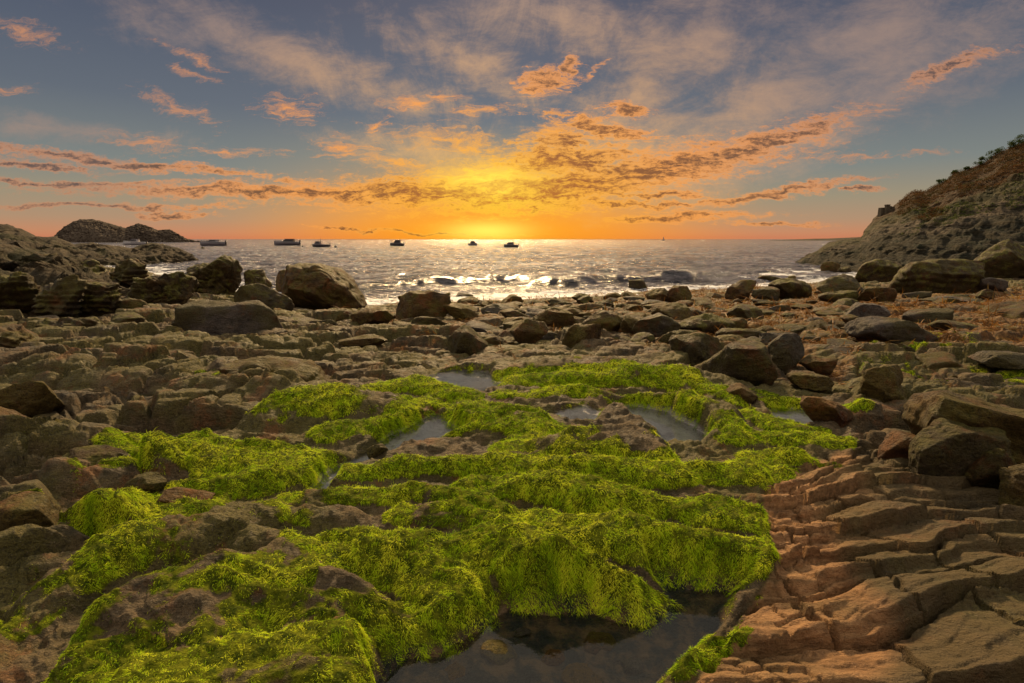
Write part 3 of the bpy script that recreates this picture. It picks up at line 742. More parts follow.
place(R_, 164, 311, 62, 34, 'dark greenish crag below the small inlet', MO, .8, 30, .8, .2, seed=7, cat='crag', rough=2.3, sub=6)
place(R_, 256, 296, 28, 26, 'small rough rock between the olive crag and the large waterline boulder', MO, .8, 30, .7, .2, seed=8, cat='rock', rough=1.5)
place(R_, 126, 316, 40, 17, 'black flat-topped boulder left of the dark greenish crag', MD, .8, 10, .5, .5, seed=9)
place(R_, 425, 318, 56, 26, 'humped brown boulder at the edge of the surf, left of the small upright stone', MB, .7, 0, .5, .35, seed=10)
place(R_, 445, 307, 11, 15, 'small upright stone against the humped brown boulder', MB, .9, 0, .6, .4, seed=11, cat='stone')
place(R_, 462, 318, 36, 13, 'low brown rock sloping right of the small upright stone', MB, .8, 12, .6, .3, seed=12, tiltc=(-.3, 0), cat='rock')
place(R_, 373, 325, 42, 16, 'angular grey-brown rock with a pointed top below the surf', MB, .8, 8, .8, .3, seed=13, cat='rock')
place(R_, 342, 320, 30, 10, 'low brown rock under the right end of the large waterline boulder', MB, .8, 0, .6, .3, seed=14, cat='rock')
place(R_, 465, 353, 43, 23, 'dark blocky boulder standing in the green seaweed behind the first pool', MD, .9, -6, .6, .6, seed=15)
place(R_, 582, 349, 40, 26, 'round brown boulder second from the left in the central boulder row', MB, .8, 30, .35, .3, seed=16)
place(R_, 526, 343, 44, 23, 'flat-topped dark brown boulder in the central boulder row', MB, .8, -10, .6, .4, seed=17)
place(R_, 553, 330, 40, 19, 'small brown boulder behind the central boulder row', MB, .8, 15, .6, .4, seed=18)
place(R_, 604, 333, 44, 19, 'sloping brown boulder behind the bluish boulder', MB, .8, -15, .6, .4, seed=19)
place(R_, 654, 337, 48, 21, 'bluish grey boulder in the middle of the boulder field', MG, .8, 12, .5, .45, seed=20)
place(R_, 630, 334, 26, 17, 'wedge-shaped brown stone touching the bluish boulder', MB, .8, 22, .8, .3, seed=21, cat='stone')
place(R_, 674, 322, 44, 16, 'flat dark-sided slab behind the bluish boulder', MB, .8, 6, .7, .6, seed=22, cat='slab')
place(R_, 703, 333, 60, 17, 'long olive domed boulder right of the bluish boulder', MO, .6, 4, .25, .2, seed=23)
place(R_, 742, 342, 52, 12, 'low olive boulder overlapping the long domed one', MO, .6, -4, .3, .2, seed=24)
place(R_, 728, 347, 60, 9, 'thin pale slab lying in front of the long domed boulder', MB, .5, -8, .6, .5, seed=25, cat='slab')
place(R_, 675, 344, 36, 12, 'small dark slab in front of the bluish boulder', MD, .7, -10, .7, .4, seed=26, cat='slab')
place(R_, 694, 362, 52, 24, 'dark angular boulder left of the tilted slab', MD, .8, 10, .8, .4, seed=27)
place(R_, 744, 387, 66, 40, 'big black angular boulder right of the tilted slab', MD, .9, 14, .85, .5, seed=28)
place(R_, 716, 372, 66, 12, 'long tilted slab rising to the right against the black boulder', MB, .5, 0, .6, .6, seed=29, tilt=(0, -19), cat='slab', sink=.1)
place(R_, 741, 404, 30, 17, 'small round brown boulder below the big black boulder', MB, .9, 0, .2, .25, seed=30)
place(R_, 783, 367, 40, 31, 'tall grey boulder behind the big black boulder', MG, .8, 0, .5, .4, seed=31)
place(R_, 775, 345, 34, 12, 'flat grey boulder behind the tall grey one', MG, .8, 0, .5, .4, seed=311)
place(R_, 637, 289, 19, 10, 'lone dark rock in the surf right of centre', MD, .8, 0, .5, .3, seed=32, cat='rock', z=SEA)
place(R_, 679, 303, 24, 17, 'rounded brown boulder at the water edge right of the lone surf rock', MB, .8, 0, .4, .4, seed=33)
place(R_, 660, 302, 30, 12, 'low brown boulder left of the rounded water-edge boulder', MB, .8, 10, .5, .4, seed=34)
place(R_, 655, 305, 34, 4, 'thin pale slab lying on rusty wrack', MG, .6, 0, .5, .6, seed=35, cat='slab')
place(R_, 740, 299, 27, 18, 'squarish brown boulder at the shore right of centre', MB, .8, 0, .5, .5, seed=36)
place(R_, 790, 298, 42, 17, 'broad grey-green boulder at the edge of the right-hand surf', MO, .8, 0, .4, .4, seed=37)
place(R_, 766, 299, 26, 13, 'pale low boulder left of the grey-green one', MG, .8, 0, .5, .4, seed=38)
place(R_, 834, 302, 38, 12, 'small mossy dark boulder in front of the square dark boulder', MO, .8, 0, .4, .4, seed=39)
place(R_, 840, 295, 48, 19, 'square dark boulder with a flat top beside the surf', MD, .8, -4, .6, .65, seed=40)
place(R_, 830, 272, 17, 10, 'brown rock in the white water under the headland', MB, .8, 0, .5, .4, seed=41, cat='rock', z=SEA)
place(R_, 845, 273, 14, 6, 'low dark rock right of the brown rock in the white water', MD, .8, 0, .5, .4, seed=42, cat='rock', z=SEA)
place(R_, 791, 281, 9, 6, 'tiny reddish rock awash on the right', MB, .8, 0, .5, .4, seed=43, cat='rock', z=SEA)
place(R_, 767, 281, 24, 5, 'low dark rock awash left of the tiny reddish one', MD, .8, 0, .5, .4, seed=431, cat='rock', z=SEA)
place(R_, 873, 302, 32, 14, 'ribbed brown boulder left of the great block', MB, .8, 0, .6, .4, seed=44)
place(R_, 931, 293, 82, 33, 'great rectangular block under the right-hand hill', MO, .7, -6, .75, .7, seed=45, cat='boulder', layers=.6)
place(R_, 874, 282, 46, 20, 'long dark ledge behind the ribbed brown boulder', MO, .8, -14, .6, .4, seed=46, tilt=(0, -12), cat='ledge')
place(R_, 984, 292, 40, 14, 'pale sloping rock right of the great block', MG, .8, 10, .6, .4, seed=47, cat='rock')
place(R_, 1003, 279, 62, 34, 'big rough block at the right edge under the hill', MO, .8, 0, .7, .6, seed=48, rough=1.3)
place(R_, 985, 299, 16, 9, 'small round green stone below the pale sloping rock', MO, .8, 0, .3, .3, seed=49, cat='stone')
place(R_, 868, 322, 50, 19, 'pale-topped grey boulder above the long smooth slab', MG, .7, 8, .55, .4, seed=50)
place(R_, 886, 339, 88, 19, 'long smooth grey slab on the right beach', MG, .5, 2, .35, .55, seed=51, cat='slab')
place(R_, 948, 303, 52, 6, 'thin grey slab in front of the great block', MG, .6, 0, .5, .6, seed=511, cat='slab')
place(R_, 1002, 368, 60, 12, 'smooth pale slab at the right edge behind the leaning rock', MG, .6, -6, .4, .5, seed=52, cat='slab')
place(R_, 876, 408, 50, 44, 'upright brown block left behind the large leaning rock', MB, .8, 0, .5, .5, seed=53, cat='boulder', rough=1.3)
place(R_, 818, 372, 40, 16, 'small brown rock right of the tall grey boulder', MB, .8, 0, .6, .4, seed=531, cat='rock')
place(R_, 806, 390, 44, 14, 'flat brown rock below the small one right of the tall grey boulder', MB, .8, 0, .6, .4, seed=532, cat='rock')
place(R_, 828, 427, 62, 26, 'pointed brown wedge of rock by the right-hand pool', MR, .6, 8, .9, .2, seed=54, tiltc=(-.5, 0), cat='rock')
# the large leaning rock: a long upper bed lying on a lower block
place(R_, 985, 472, 225, 50, 'large leaning rock on the right, its long top sloping down to the right', MB, .5, -8, .35, .5, seed=55, tilt=(0, 14), cat='boulder', layers=.5, sink=.12, sub=6)
place(R_, 940, 484, 104, 56, 'broken lower block under the large leaning rock', MD, .5, 4, .5, .6, seed=56, tilt=(0, 12), cat='boulder', sub=6)
place(R_, 905, 464, 56, 30, 'reddish-brown rock tucked below the left end of the large leaning rock', MR, .6, 16, .5, .3, seed=57, tilt=(0, 10), cat='rock')
place(R_, 988, 492, 50, 40, 'lumpy yellow-brown rock at the right below the leaning rock', MO, .8, 0, .5, .4, seed=58, cat='rock', rough=1.5)
place(R_, 1022, 515, 56, 44, 'rough dark rock at the right edge beside the lumpy one', MB, .8, 0, .6, .4, seed=59, cat='rock', rough=1.5)
place(R_, 26, 418, 62, 34, 'tan tilted block at the left edge', MB, .6, 12, .85, .6, seed=60, tiltc=(.3, 0), cat='boulder')
place(R_, 10, 455, 60, 46, 'dark rust-edged boulder at the left edge below the tan block', MR, .8, -10, .8, .4, seed=61, tiltc=(-.35, 0))
place(R_, 378, 458, 22, 12, 'small pointed dark stone standing in the long left pool', MD, .9, 20, .9, .2, seed=62, cat='stone')
place(R_, 158, 480, 52, 16, 'flat pinkish slab beside green weed on the left', MR, .5, 12, .7, .7, seed=63, cat='slab', tilt=(0, -6))
place(R_, 184, 512, 58, 17, 'second pinkish slab in the weed below the first one', MR, .5, 0, .7, .6, seed=64, cat='slab', tilt=(0, 6))
place(R_, 150, 500, 40, 24, 'dark stone between the two pinkish slabs', MD, .7, 0, .7, .5, seed=65, cat='stone')
place(R_, 30, 545, 80, 40, 'rounded brown rock with a split top at the lower left', MB, .7, -10, .5, .3, seed=66, cat='rock')
place(R_, 100, 486, 76, 30, 'low brown rock with a green foot on the left', MO, .7, 8, .5, .35, seed=67, cat='rock')
place(R_, 275, 395, 110, 30, 'smooth layered brown hump left of the seaweed', MB, .6, -6, .3, .4, seed=68, cat='rock', layers=.7)
place(R_, 365, 345, 50, 8, 'thin brown slab left of the blocky boulder', MB, .6, 0, .6, .5, seed=69, cat='slab')

for q_, (a_, b_, w_, h_, l_) in enumerate([
    (20, 318, 60, 40, 'jagged dark crag at the left edge of the beach'), (62, 322, 54, 44, 'steep dark crag second from the left edge'), (96, 318, 46, 38, 'split greenish crag left of the black flat-topped boulder'),
    (40, 290, 60, 34, 'brown crag on the slope above the left-edge crags'), (90, 284, 50, 24, 'low dark outcrop on the slope left of the inlet'), (128, 290, 44, 26, 'rough outcrop beside the small inlet'),
    (70, 340, 60, 20, 'dark layered outcrop below the left crags'), (18, 352, 60, 22, 'low dark outcrop at the left edge below the crags'), (140, 340, 52, 12, 'flat brown ledge in front of the dark greenish crag')]):
    place('crag' if q_ < 4 else 'outcrop', a_, b_, w_, h_, l_, (MO, MD, MO, MB)[q_ % 4], .8, -20 + 13 * q_ % 40, .8, .25, seed=80 + q_, cat='crag' if q_ < 4 else 'outcrop', rough=2.3, layers=.8, tilt=(0, -12 + 3 * q_))

# stones lying on the bed of the front pool
for q_, (a_, b_, w_, l_) in enumerate([(552, 655, 24, 'pale yellowish stone under water in the front pool'), (600, 640, 30, 'brown stone under water near the middle of the front pool'),
    (630, 662, 22, 'tan stone under water at the right of the front pool'), (582, 672, 36, 'large reddish stone under water at the bottom edge of the front pool'),
    (500, 650, 34, 'dark brown stone under water on the left side of the front pool'), (522, 628, 16, 'small reddish stone at the upper rim of the front pool'), (455, 668, 26, 'dark stone under water beside the green left bank of the front pool')]):
    x_, y_ = U(a_, b_, -.08); s_ = w_ * (y_ + .6) / 512
    o_ = link('pool_stone', rock_mesh('pool_stone', s_, s_ * .8, s_ * .45, 5000 + q_, (MR, MB, MG)[q_ % 3], .6, 4, .3), loc=(x_, y_, -.10)); tag(o_, l_, 'stone')

# the rest of the boulder field
fill_mats = [MB, MB, MD, MG, MO, MB]
variants = []
for i in range(18):
    variants.append(rock_mesh('beach_stone', 1, .8 + .3 * (i % 3) / 3, 1, 3000 + i, fill_mats[i % 6], .35 + .5 * ((i * 7) % 10) / 10, 4, .25 + .35 * ((i * 3) % 7) / 7, .4 if i % 4 == 0 else 0))
taken = [(o.location.x, o.location.y, o.dimensions.x) for o in COL.objects if o.get('category')]
placed = 0; tries = 0
while placed < 285 and tries < 12000:
    tries += 1
    px = random.uniform(-30, 1050); py = 292 + (random.random() ** 1.25) * 110
    if random.random() < .55: px = random.uniform(400, 880); py = random.uniform(297, 350)
    if px < 360 and py < 312: continue
    if py > 345 and 180 < px < 800: continue
    if px < 180 and py > 395: continue
    x, y = U(px, py, -.5); 
    for _ in range(4): b = float(base(np.array([x]), np.array([y]))[0]); x, y = U(px, py, b)
    sz = (random.uniform(.13, .55) if y > 6 else random.uniform(.10, .26)) * (1.0 if y < 9 else 1.7) * (1.3 if random.random() < .12 else 1)
    if any((x - a) ** 2 + (y - c) ** 2 < (.31 * (sz + d)) ** 2 for a, c, d in taken): continue
    hh = sz * random.uniform(.3, .62)
    o = link('beach_stone', variants[random.randrange(18)], loc=(x, y, b - .08 + hh * random.uniform(.12, .3)))
    o.scale = (sz, sz * random.uniform(.7, 1.1), hh); o.rotation_euler = (random.uniform(-.2, .2), random.uniform(-.2, .2), random.uniform(-.5, .5) + pi * (random.random() < .5))
    where = 'on the left beach' if px < 340 else ('in the middle of the shore' if px < 700 else 'on the wrack-covered right beach')
    tag(o, 'weathered stone lying loose among many others ' + where, 'stone', 'loose stones ' + where)
    taken.append((x, y, sz)); placed += 1
# ------------------------------------------------------------------ sea
NS, NY = 620, 900
s2 = np.concatenate([np.linspace(-5, -1.15, 50, endpoint=False), np.linspace(-1.15, 1.15, NS - 100), np.linspace(1.15, 5, 51)[1:]])
y2 = 14 * (9000 / 14) ** (np.linspace(0, 1, NY) ** 1.25)
WX = s2[None, :] * y2[:, None]; WY = np.repeat(y2[:, None], len(s2), 1)
x = WX.ravel(); y = WY.ravel(); s_ = x / y
Ys = shoreY(np.clip(s_, -1.4, 1.4))
off = y - Ys
fade = np.clip(1 - y / 700, 0, 1)
near = sst(-2, 12, off)
x_ = x + 1.5 * n2(x * .07, y * .07, 300); y_ = y + 2.5 * n2(x * .05, y * .05, 301)
h = .14 * n2(x_ * .16, y_ * .42, 302) + .12 * n2(x_ * .42, y_ * .9, 303) + .085 * n2(x_ * .9, y_ * 1.9, 304) + .04 * n2(x_ * 2, y_ * 3.8, 305)
h = 1.15 * h * fade * (.45 + .55 * near)
h = np.where(y > 250, h * .8, h)
# the swell that stands up in front of the beach, and a few smaller ones behind
foam = np.zeros(x.shape); FACE = np.zeros(x.shape)
def swell(pts, zc, hh, wfr, wbk, fo=.0):
    global h, foam, FACE
    P = [U(a, b, zc) for a, b in pts]
    sx = np.array([p[0] for p in P]); sy = np.array([p[1] for p in P])
    yc = np.interp(x, sx, sy) + .5 * n2(x * .1, x * 0 + 3.4, 310)
    env = sst(sx[0] - 3, sx[0] + 4, x) * sst(sx[-1] + 5, sx[-1] - 4, x) * (.85 + .15 * n2(x * .13, x * 0 + .4, 311))
    q = (y - yc)
    pr = np.where(q < 0, np.exp(-(q / wfr) ** 2), np.exp(-(q / wbk) ** 2))
    h += hh * env * pr
    FACE = np.maximum(FACE, env * np.exp(-((q + wfr * .8) / (wfr * .8)) ** 2))
    foam = np.maximum(foam, fo * env * np.exp(-((q + .1) / .25) ** 2))
swell([(355, 283), (440, 280), (500, 278), (560, 280), (620, 277), (710, 274)], SEA + .34, .66, .7, 2.2, .1)
swell([(560, 269), (640, 267), (740, 268), (800, 270)], SEA + .35, .34, 1.2, 2.8, .2)
swell([(620, 276), (700, 277), (770, 276), (830, 273)], SEA + .25, .22, .7, 1.6, .5)
swell([(380, 272), (470, 271), (560, 272)], SEA + .2, .14, .9, 2)
swell([(200, 262), (300, 262), (420, 260), (560, 261)], SEA + .2, .18, 1.4, 3)
# foam near the stones and in the inlets
f1 = sst(5.5, .3, off) * (.55 + .6 * sst(-.1, .3, fbm(x * .7, y * .9, 4, 320)))
f2 = sst(16, 5, off) * .35 * sst(.12, .35, fbm(x * .35, y * 1.0, 4, 321))
side = sst(.30, .52, s_) + sst(-.42, -.6, s_)
f3 = side * sst(26, 4, off) * sst(-.15, .25, fbm(x * .3, y * .6, 4, 322))
foam = np.clip(np.maximum.reduce([foam, f1, f2, f3]), 0, 1) * (1 - .85 * FACE)
h = h + .03 * foam * fbm(x * 2.5, y * 2.5, 3, 330)
V = np.stack([x, y, SEA + h], 1)
sm, nt, bs = material('sea_water')
tc = nt.node('ShaderNodeTexCoord').outputs['Object']
geo = nt.node('ShaderNodeNewGeometry').outputs['Position']
fo = nt.attr('foam')
fn = nt.noise(nt.mapping(tc, sc=(1, 1.6, 1)), 2.6, 6, .72)
fmk = nt.maprange(nt.m('ADD', fo, nt.m('MULTIPLY', nt.m('SUBTRACT', fn, .5), 2.2)), .34, .72)
w1 = nt.noise(nt.mapping(tc, sc=(.55, 1.25, 1)), 1.5, 5, .62, .4)
w2 = nt.noise(nt.mapping(tc, sc=(.10, .26, 1)), 1., 6, .66, .3)
w3 = nt.noise(nt.mapping(tc, sc=(.02, .06, 1)), 1., 7, .7, .3)
sheen_col = nt.mix(nt.maprange(nt.m('ADD', nt.m('MULTIPLY', w2, .5), nt.m('MULTIPLY', w1, .5)), .42, .58), (.03, .032, .044, 1), (.20, .19, .21, 1))  # silver sky sheen on the waves put into the diffuse colour
nt.put(bs.inputs['Base Color'], nt.mix(fmk, sheen_col, (.72, .74, .76, 1)))
nt.put(bs.inputs['Roughness'], nt.mix(fmk, (.15, .15, .15, 1), (.7, .7, .7, 1)))
bs.inputs['IOR'].default_value = 1.34
w0 = nt.noise(nt.mapping(tc, sc=(.25, .6, 1)), 1.2, 5, .7, .3)
b1 = nt.bump(w1, .20, 1.); b2 = nt.bump(w2, .9, .9, nt.bump(w0, .5, 1., b1)); b3 = nt.bump(w3, 3.5, .8, b2)
nt.put(bs.inputs['Normal'], b3)
me = mesh_np('sea', V, grid_faces(NY, len(s2)), [sm], dict(foam=foam))
tag(link('sea', me), kind='structure')
# ------------------------------------------------------------------ headlands and hill
hm, nt, bs = material('hill_cover')
tc = nt.node('ShaderNodeTexCoord').outputs['Object']
v = nt.attr('zone'); un = nt.attr('slopeu')
mid = nt.noise(tc, .9, 6, .68); fine = nt.noise(tc, 5, 6, .72); big = nt.noise(tc, .16, 4, .6)
strat = nt.noise(nt.mapping(tc, rot=(0, radians(-14), .2), sc=(.35, .35, 3.2)), 1.3, 6, .7)
rockd = nt.mix(nt.maprange(strat, .35, .65), (.014, .016, .010, 1), (.060, .048, .026, 1))
rockd = nt.mix(nt.maprange(mid, .5, .68, 0, .7), rockd, (.018, .034, .018, 1))
rockp = nt.mix(nt.maprange(strat, .38, .62), (.03, .026, .018, 1), (.22, .17, .13, 1))
grass = nt.mix(nt.maprange(mid, .35, .65), (.028, .036, .012, 1), (.12, .10, .04, 1))
brack = nt.mix(nt.maprange(fine, .35, .65), (.035, .025, .010, 1), (.13, .065, .028, 1))
vz = nt.m('ADD', v, nt.m('ADD', nt.m('MULTIPLY', nt.m('SUBTRACT', big, .5), .35), nt.m('MULTIPLY', nt.m('SUBTRACT', fine, .5), .16)))
c = nt.mix(nt.maprange(vz, .37, .44), rockd, rockp)
c = nt.mix(nt.maprange(vz, .44, .56), c, grass)
c = nt.mix(nt.maprange(vz, .58, .68), c, brack)
c = nt.mix(1., c, (.52, .52, .46, 1), 'MULTIPLY')
nt.put(bs.inputs['Base Color'], c); bs.inputs['Roughness'].default_value = .85; bs.inputs['Specular IOR Level'].default_value = .2
nt.put(bs.inputs['Normal'], nt.bump(nt.m('ADD', nt.m('MULTIPLY', strat, .8), nt.m('MULTIPLY', fine, .4)), .5, .9))
HILL = {}
def hillside(name, sky, foot, back, mat, z_foot, nu, nv, rough, zf=lambda u, v: v, shape=1.0, seed=0, stepd=0.):
    """land rising from a foot line to a crest: sky = where the crest shows, foot = where it meets the beach, back = metres between the two"""
    px = np.linspace(sky[0][0], sky[-1][0], nu)
    pys = np.interp(px, [a for a, b in sky], [b for a, b in sky]); pyf = np.interp(px, [a for a, b in foot], [b for a, b in foot])
    bk = np.interp(px, [a for a, b in back], [b for a, b in back])
    fx, fy, fd = ray(px, pyf); t = (z_foot - CAM_H) / fd; X0 = fx * t; Y0 = fy * t
    cxr, cy, cdz = ray(px, pys); Yc = Y0 + bk; tc_ = Yc / cy; Xc = cxr * tc_; Zc = CAM_H + cdz * tc_
    vv = np.linspace(-.12, 1.5, nv)[:, None]
    up = np.clip(vv, 0, 1)
    X = X0 + (Xc - X0) * vv; Y = Y0 + (Yc - Y0) * vv
    prof = np.where(vv < 1, up ** shape, 1 - 1.3 * (vv - 1))
    Z = z_foot + (Zc - z_foot) * prof
    Z = np.where(vv < 0, z_foot + vv * 8, Z)
    sc = rough
    hh = sc * (.9 * fbm(X * .35 / sc ** .5, Y * .35 / sc ** .5, 5, seed + 400, .58) + .8 * (ridged(X * .5 / sc ** .5, Y * .5 / sc ** .5, 4, seed + 410) - .5)) * np.clip(1.15 - abs(up - .35) * .8, .35, 1)
    if stepd:
        q = Z + .22 * X * .5 + 1.2 * fbm(X * .15, Y * .15, 3, seed + 420)
        st = (_frac(q / 1.1)); hh = hh + stepd * (sst(0, .3, st) * (1 - st)) * sst(.7, .4, up)
    crestfix = sst(.75, 1., up) * (vv < 1.02)
    Z = Z + hh * (1 - .72 * crestfix)
    Xj = X + .5 * sc * fbm(X * .5 + 9, Z * .8, 3, seed + 430)
    Yj = Y + .9 * sc * fbm(X * .6, Z * .9 + 4, 4, seed + 431)
    Vv = np.stack([Xj.ravel(), Yj.ravel(), Z.ravel()], 1)
    me = mesh_np(name, Vv, grid_faces(nv, nu), [mat], dict(zone=np.broadcast_to(zf(px[None, :], vv), X.shape).ravel(), slopeu=np.zeros(len(Vv))))
    HILL[name] = (Xj, Yj, Z, vv, px)
    return tag(link(name, me), kind='structure')
hillside('headland_hill',
    [(796, 262), (806, 256), (818, 250), (830, 242), (846, 239), (860, 237), (868, 226), (880, 213), (893, 207), (905, 198), (915, 191), (926, 191), (944, 182), (958, 172), (972, 168), (985, 163), (1004, 150), (1024, 142), (1080, 112), (1200, 60), (1400, 0)],
    [(796, 265), (830, 269), (860, 274), (900, 279), (960, 283), (1024, 285), (1200, 292), (1400, 300)],
    [(796, 3), (820, 9), (860, 16), (900, 20), (960, 22), (1024, 22), (1400, 22)], hm, -1.35, 520, 300, .55,
    zf=lambda px, v: np.clip(v, 0, 1) * (.62 + .4 * sst(840, 960, px)) , shape=.95, seed=1, stepd=.35)
lm, nt, bs = material('headland_rock')
tc = nt.node('ShaderNodeTexCoord').outputs['Object']
n1_ = nt.noise(tc, .8, 6, .7); n2_ = nt.noise(nt.mapping(tc, rot=(0, .5, 0), sc=(1, 1, 3)), 1.2, 6, .7); n3_ = nt.noise(tc, 6, 4, .7)
c = nt.mix(nt.maprange(n1_, .35, .65), (.016, .013, .007, 1), (.062, .045, .024, 1))
c = nt.mix(nt.maprange(n2_, .55, .68, 0, .7), c, (.10, .075, .045, 1))
c = nt.mix(nt.maprange(nt.noise(tc, .35, 4, .6), .5, .62, 0, .7), c, (.032, .032, .010, 1))
nt.put(bs.inputs['Base Color'], c); bs.inputs['Roughness'].default_value = .85; bs.inputs['Specular IOR Level'].default_value = .2
nt.put(bs.inputs['Normal'], nt.bump(nt.m('ADD', n2_, nt.m('MULTIPLY', n3_, .5)), .25, .9))
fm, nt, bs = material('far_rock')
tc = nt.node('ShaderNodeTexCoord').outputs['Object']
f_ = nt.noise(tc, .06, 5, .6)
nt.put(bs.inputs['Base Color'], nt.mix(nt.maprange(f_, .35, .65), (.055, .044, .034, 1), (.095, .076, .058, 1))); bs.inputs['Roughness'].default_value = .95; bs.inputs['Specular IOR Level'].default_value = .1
hillside('near_left_ridge', [(-500, 150), (-200, 205), (-40, 232), (0, 244), (20, 246), (44, 254), (60, 262), (74, 270), (95, 278), (118, 292), (142, 304), (160, 316)],
    [(-500, 380), (-200, 350), (-40, 332), (0, 326), (60, 322), (110, 322), (142, 318), (160, 318)], [(-500, 9), (0, 9), (60, 8), (110, 5), (160, .6)], lm, -.35, 520, 260, .95, shape=.8, seed=2, stepd=.3)
hillside('left_point', [(-300, 212), (-60, 222), (0, 224), (10, 224), (22, 229), (34, 236), (57, 237), (75, 244), (90, 242), (110, 245), (130, 248), (148, 243), (156, 243), (166, 245), (182, 249), (192, 254), (199, 260)],
    [(-300, 275), (0, 272), (60, 270), (100, 268), (150, 265), (199, 262)], [(-300, 14), (0, 14), (100, 9), (150, 7), (199, 1)], lm, -1.35, 420, 160, .7, shape=.7, seed=3, stepd=.2)
hillside('far_headland', [(50, 241), (57, 233), (64, 227), (72, 222), (80, 219), (92, 219), (102, 221), (112, 224), (126, 228), (133, 225), (138, 223), (148, 226), (158, 230), (170, 229), (178, 234), (187, 239), (196, 241.2), (215, 241.6)],
    [(50, 242.6), (215, 242.3)], [(50, 18), (100, 26), (215, 6)], fm, -1.3, 300, 90, 2.4, shape=.6, seed=5)
# thin far coast on the right horizon
hillside('far_coast', [(770, 240.2), (800, 239.2), (815, 238.6), (830, 238.4), (860, 237)], [(770, 240.6), (860, 240.6)], [(770, 40), (860, 40)], lm, -1.2, 40, 20, 1.5, seed=6)

# bracken and shrubs on the hill
Xj, Yj, Zj, vv, pxs = HILL['headland_hill']
def hill_pick(n, vlo, vhi, plo, phi, rg):
    nv, nu = Xj.shape
    i = rg.integers(int((vlo + .12) / 1.62 * nv), int((vhi + .12) / 1.62 * nv), n)
    j = rg.integers(np.searchsorted(pxs, plo), min(np.searchsorted(pxs, phi), nu - 1), n)
    return i, j
def leafcloud(cen, size, n_each, leaf, rg, flat=.7):
    m = len(cen); k = n_each
    p = rg.normal(size=(m, k, 3)); p /= np.linalg.norm(p, axis=2)[:, :, None]; p *= (rg.random((m, k, 1)) ** .45)
    p = p * size[:, None, None] * np.array([1, 1, flat]) + cen[:, None, :]
    p = p.reshape(-1, 3); n = len(p)
    a = rg.normal(size=(n, 3)); a /= np.linalg.norm(a, axis=1)[:, None]; b = np.cross(a, rg.normal(size=(n, 3))); b /= np.linalg.norm(b, axis=1)[:, None]
    l = leaf * (.6 + .8 * rg.random(n))[:, None]
    V = np.stack([p - a * l, p - b * l * .45, p + a * l, p + b * l * .45], 1).reshape(-1, 3)
    F = np.arange(4 * n).reshape(-1, 4)
    return V, F, n
rg = np.random.default_rng(55)
i, j = hill_pick(13000, .50, 1.03, 900, 1330, rg)
keep = fbm(Xj[i, j] * .25, Yj[i, j] * .25, 3, 500) + (vv[i, 0] - .70) * 2 > -.05
i, j = i[keep], j[keep]
cen = np.stack([Xj[i, j], Yj[i, j], Zj[i, j]], 1) + rg.normal(size=(len(i), 3)) * .06
V, F, n = leafcloud(cen, .16 + .22 * rg.random(len(i)), 16, .055, rg)
tone = np.repeat(np.clip(.5 + .45 * fbm(cen[:, 0] * .4, cen[:, 1] * .4, 3, 503) + .15 * rg.normal(size=len(cen)), 0, 1), 64)
br = weed_mat('bracken', [(0, (.03, .04, .01, 1)), (.35, (.07, .05, .018, 1)), (.7, (.13, .062, .024, 1)), (1, (.19, .11, .04, 1))], .3, .8)
tag(link('bracken', mesh_np('bracken', V, F, [br], dict(tone=tone), smooth=False)), kind='stuff', label='rust-brown bracken and heather covering the upper hill')
i, j = hill_pick(5000, .40, .8, 900, 1330, rg)
keep = fbm(Xj[i, j] * .3, Yj[i, j] * .3, 3, 510) > .02; i, j = i[keep], j[keep]
cen = np.stack([Xj[i, j], Yj[i, j], Zj[i, j]], 1)
V, F, n = leafcloud(cen, .12 + .16 * rg.random(len(i)), 14, .05, rg, .5)
tone = np.repeat(rg.random(len(cen)), 56)
gr = weed_mat('hill_grass', [(0, (.03, .05, .012, 1)), (.6, (.08, .11, .025, 1)), (1, (.17, .17, .06, 1))], .3, .8)
tag(link('hill_grass', mesh_np('hill_grass', V, F, [gr], dict(tone=tone), smooth=False)), kind='stuff', label='green tussock grass on the middle of the hill')
bark = simple('bark', (.05, .035, .025, 1), .9)
leafm = weed_mat('shrub_leaf', [(0, (.02, .04, .01, 1)), (.6, (.05, .085, .02, 1)), (1, (.11, .14, .04, 1))], .3, .7)
shr = [(943, 180, 'lone windswept shrub standing highest on the hill shoulder left of the gap'), (957, 172, 'small shrub right of the windswept one on the skyline'), (968, 168, 'rounded low shrub on the skyline of the hill'),
       (978, 164, 'spiky shrub on the skyline just below the upper thicket'), (988, 159, 'dark green bush at the lower end of the upper thicket'), (997, 154, 'leafy bush second from the lower end of the upper thicket'),
       (1006, 149, 'tall dark bush in the middle of the upper thicket'), (1015, 146, 'dense green bush near the right edge of the skyline'), (1024, 141, 'rightmost green bush on the skyline, cut by the edge')]
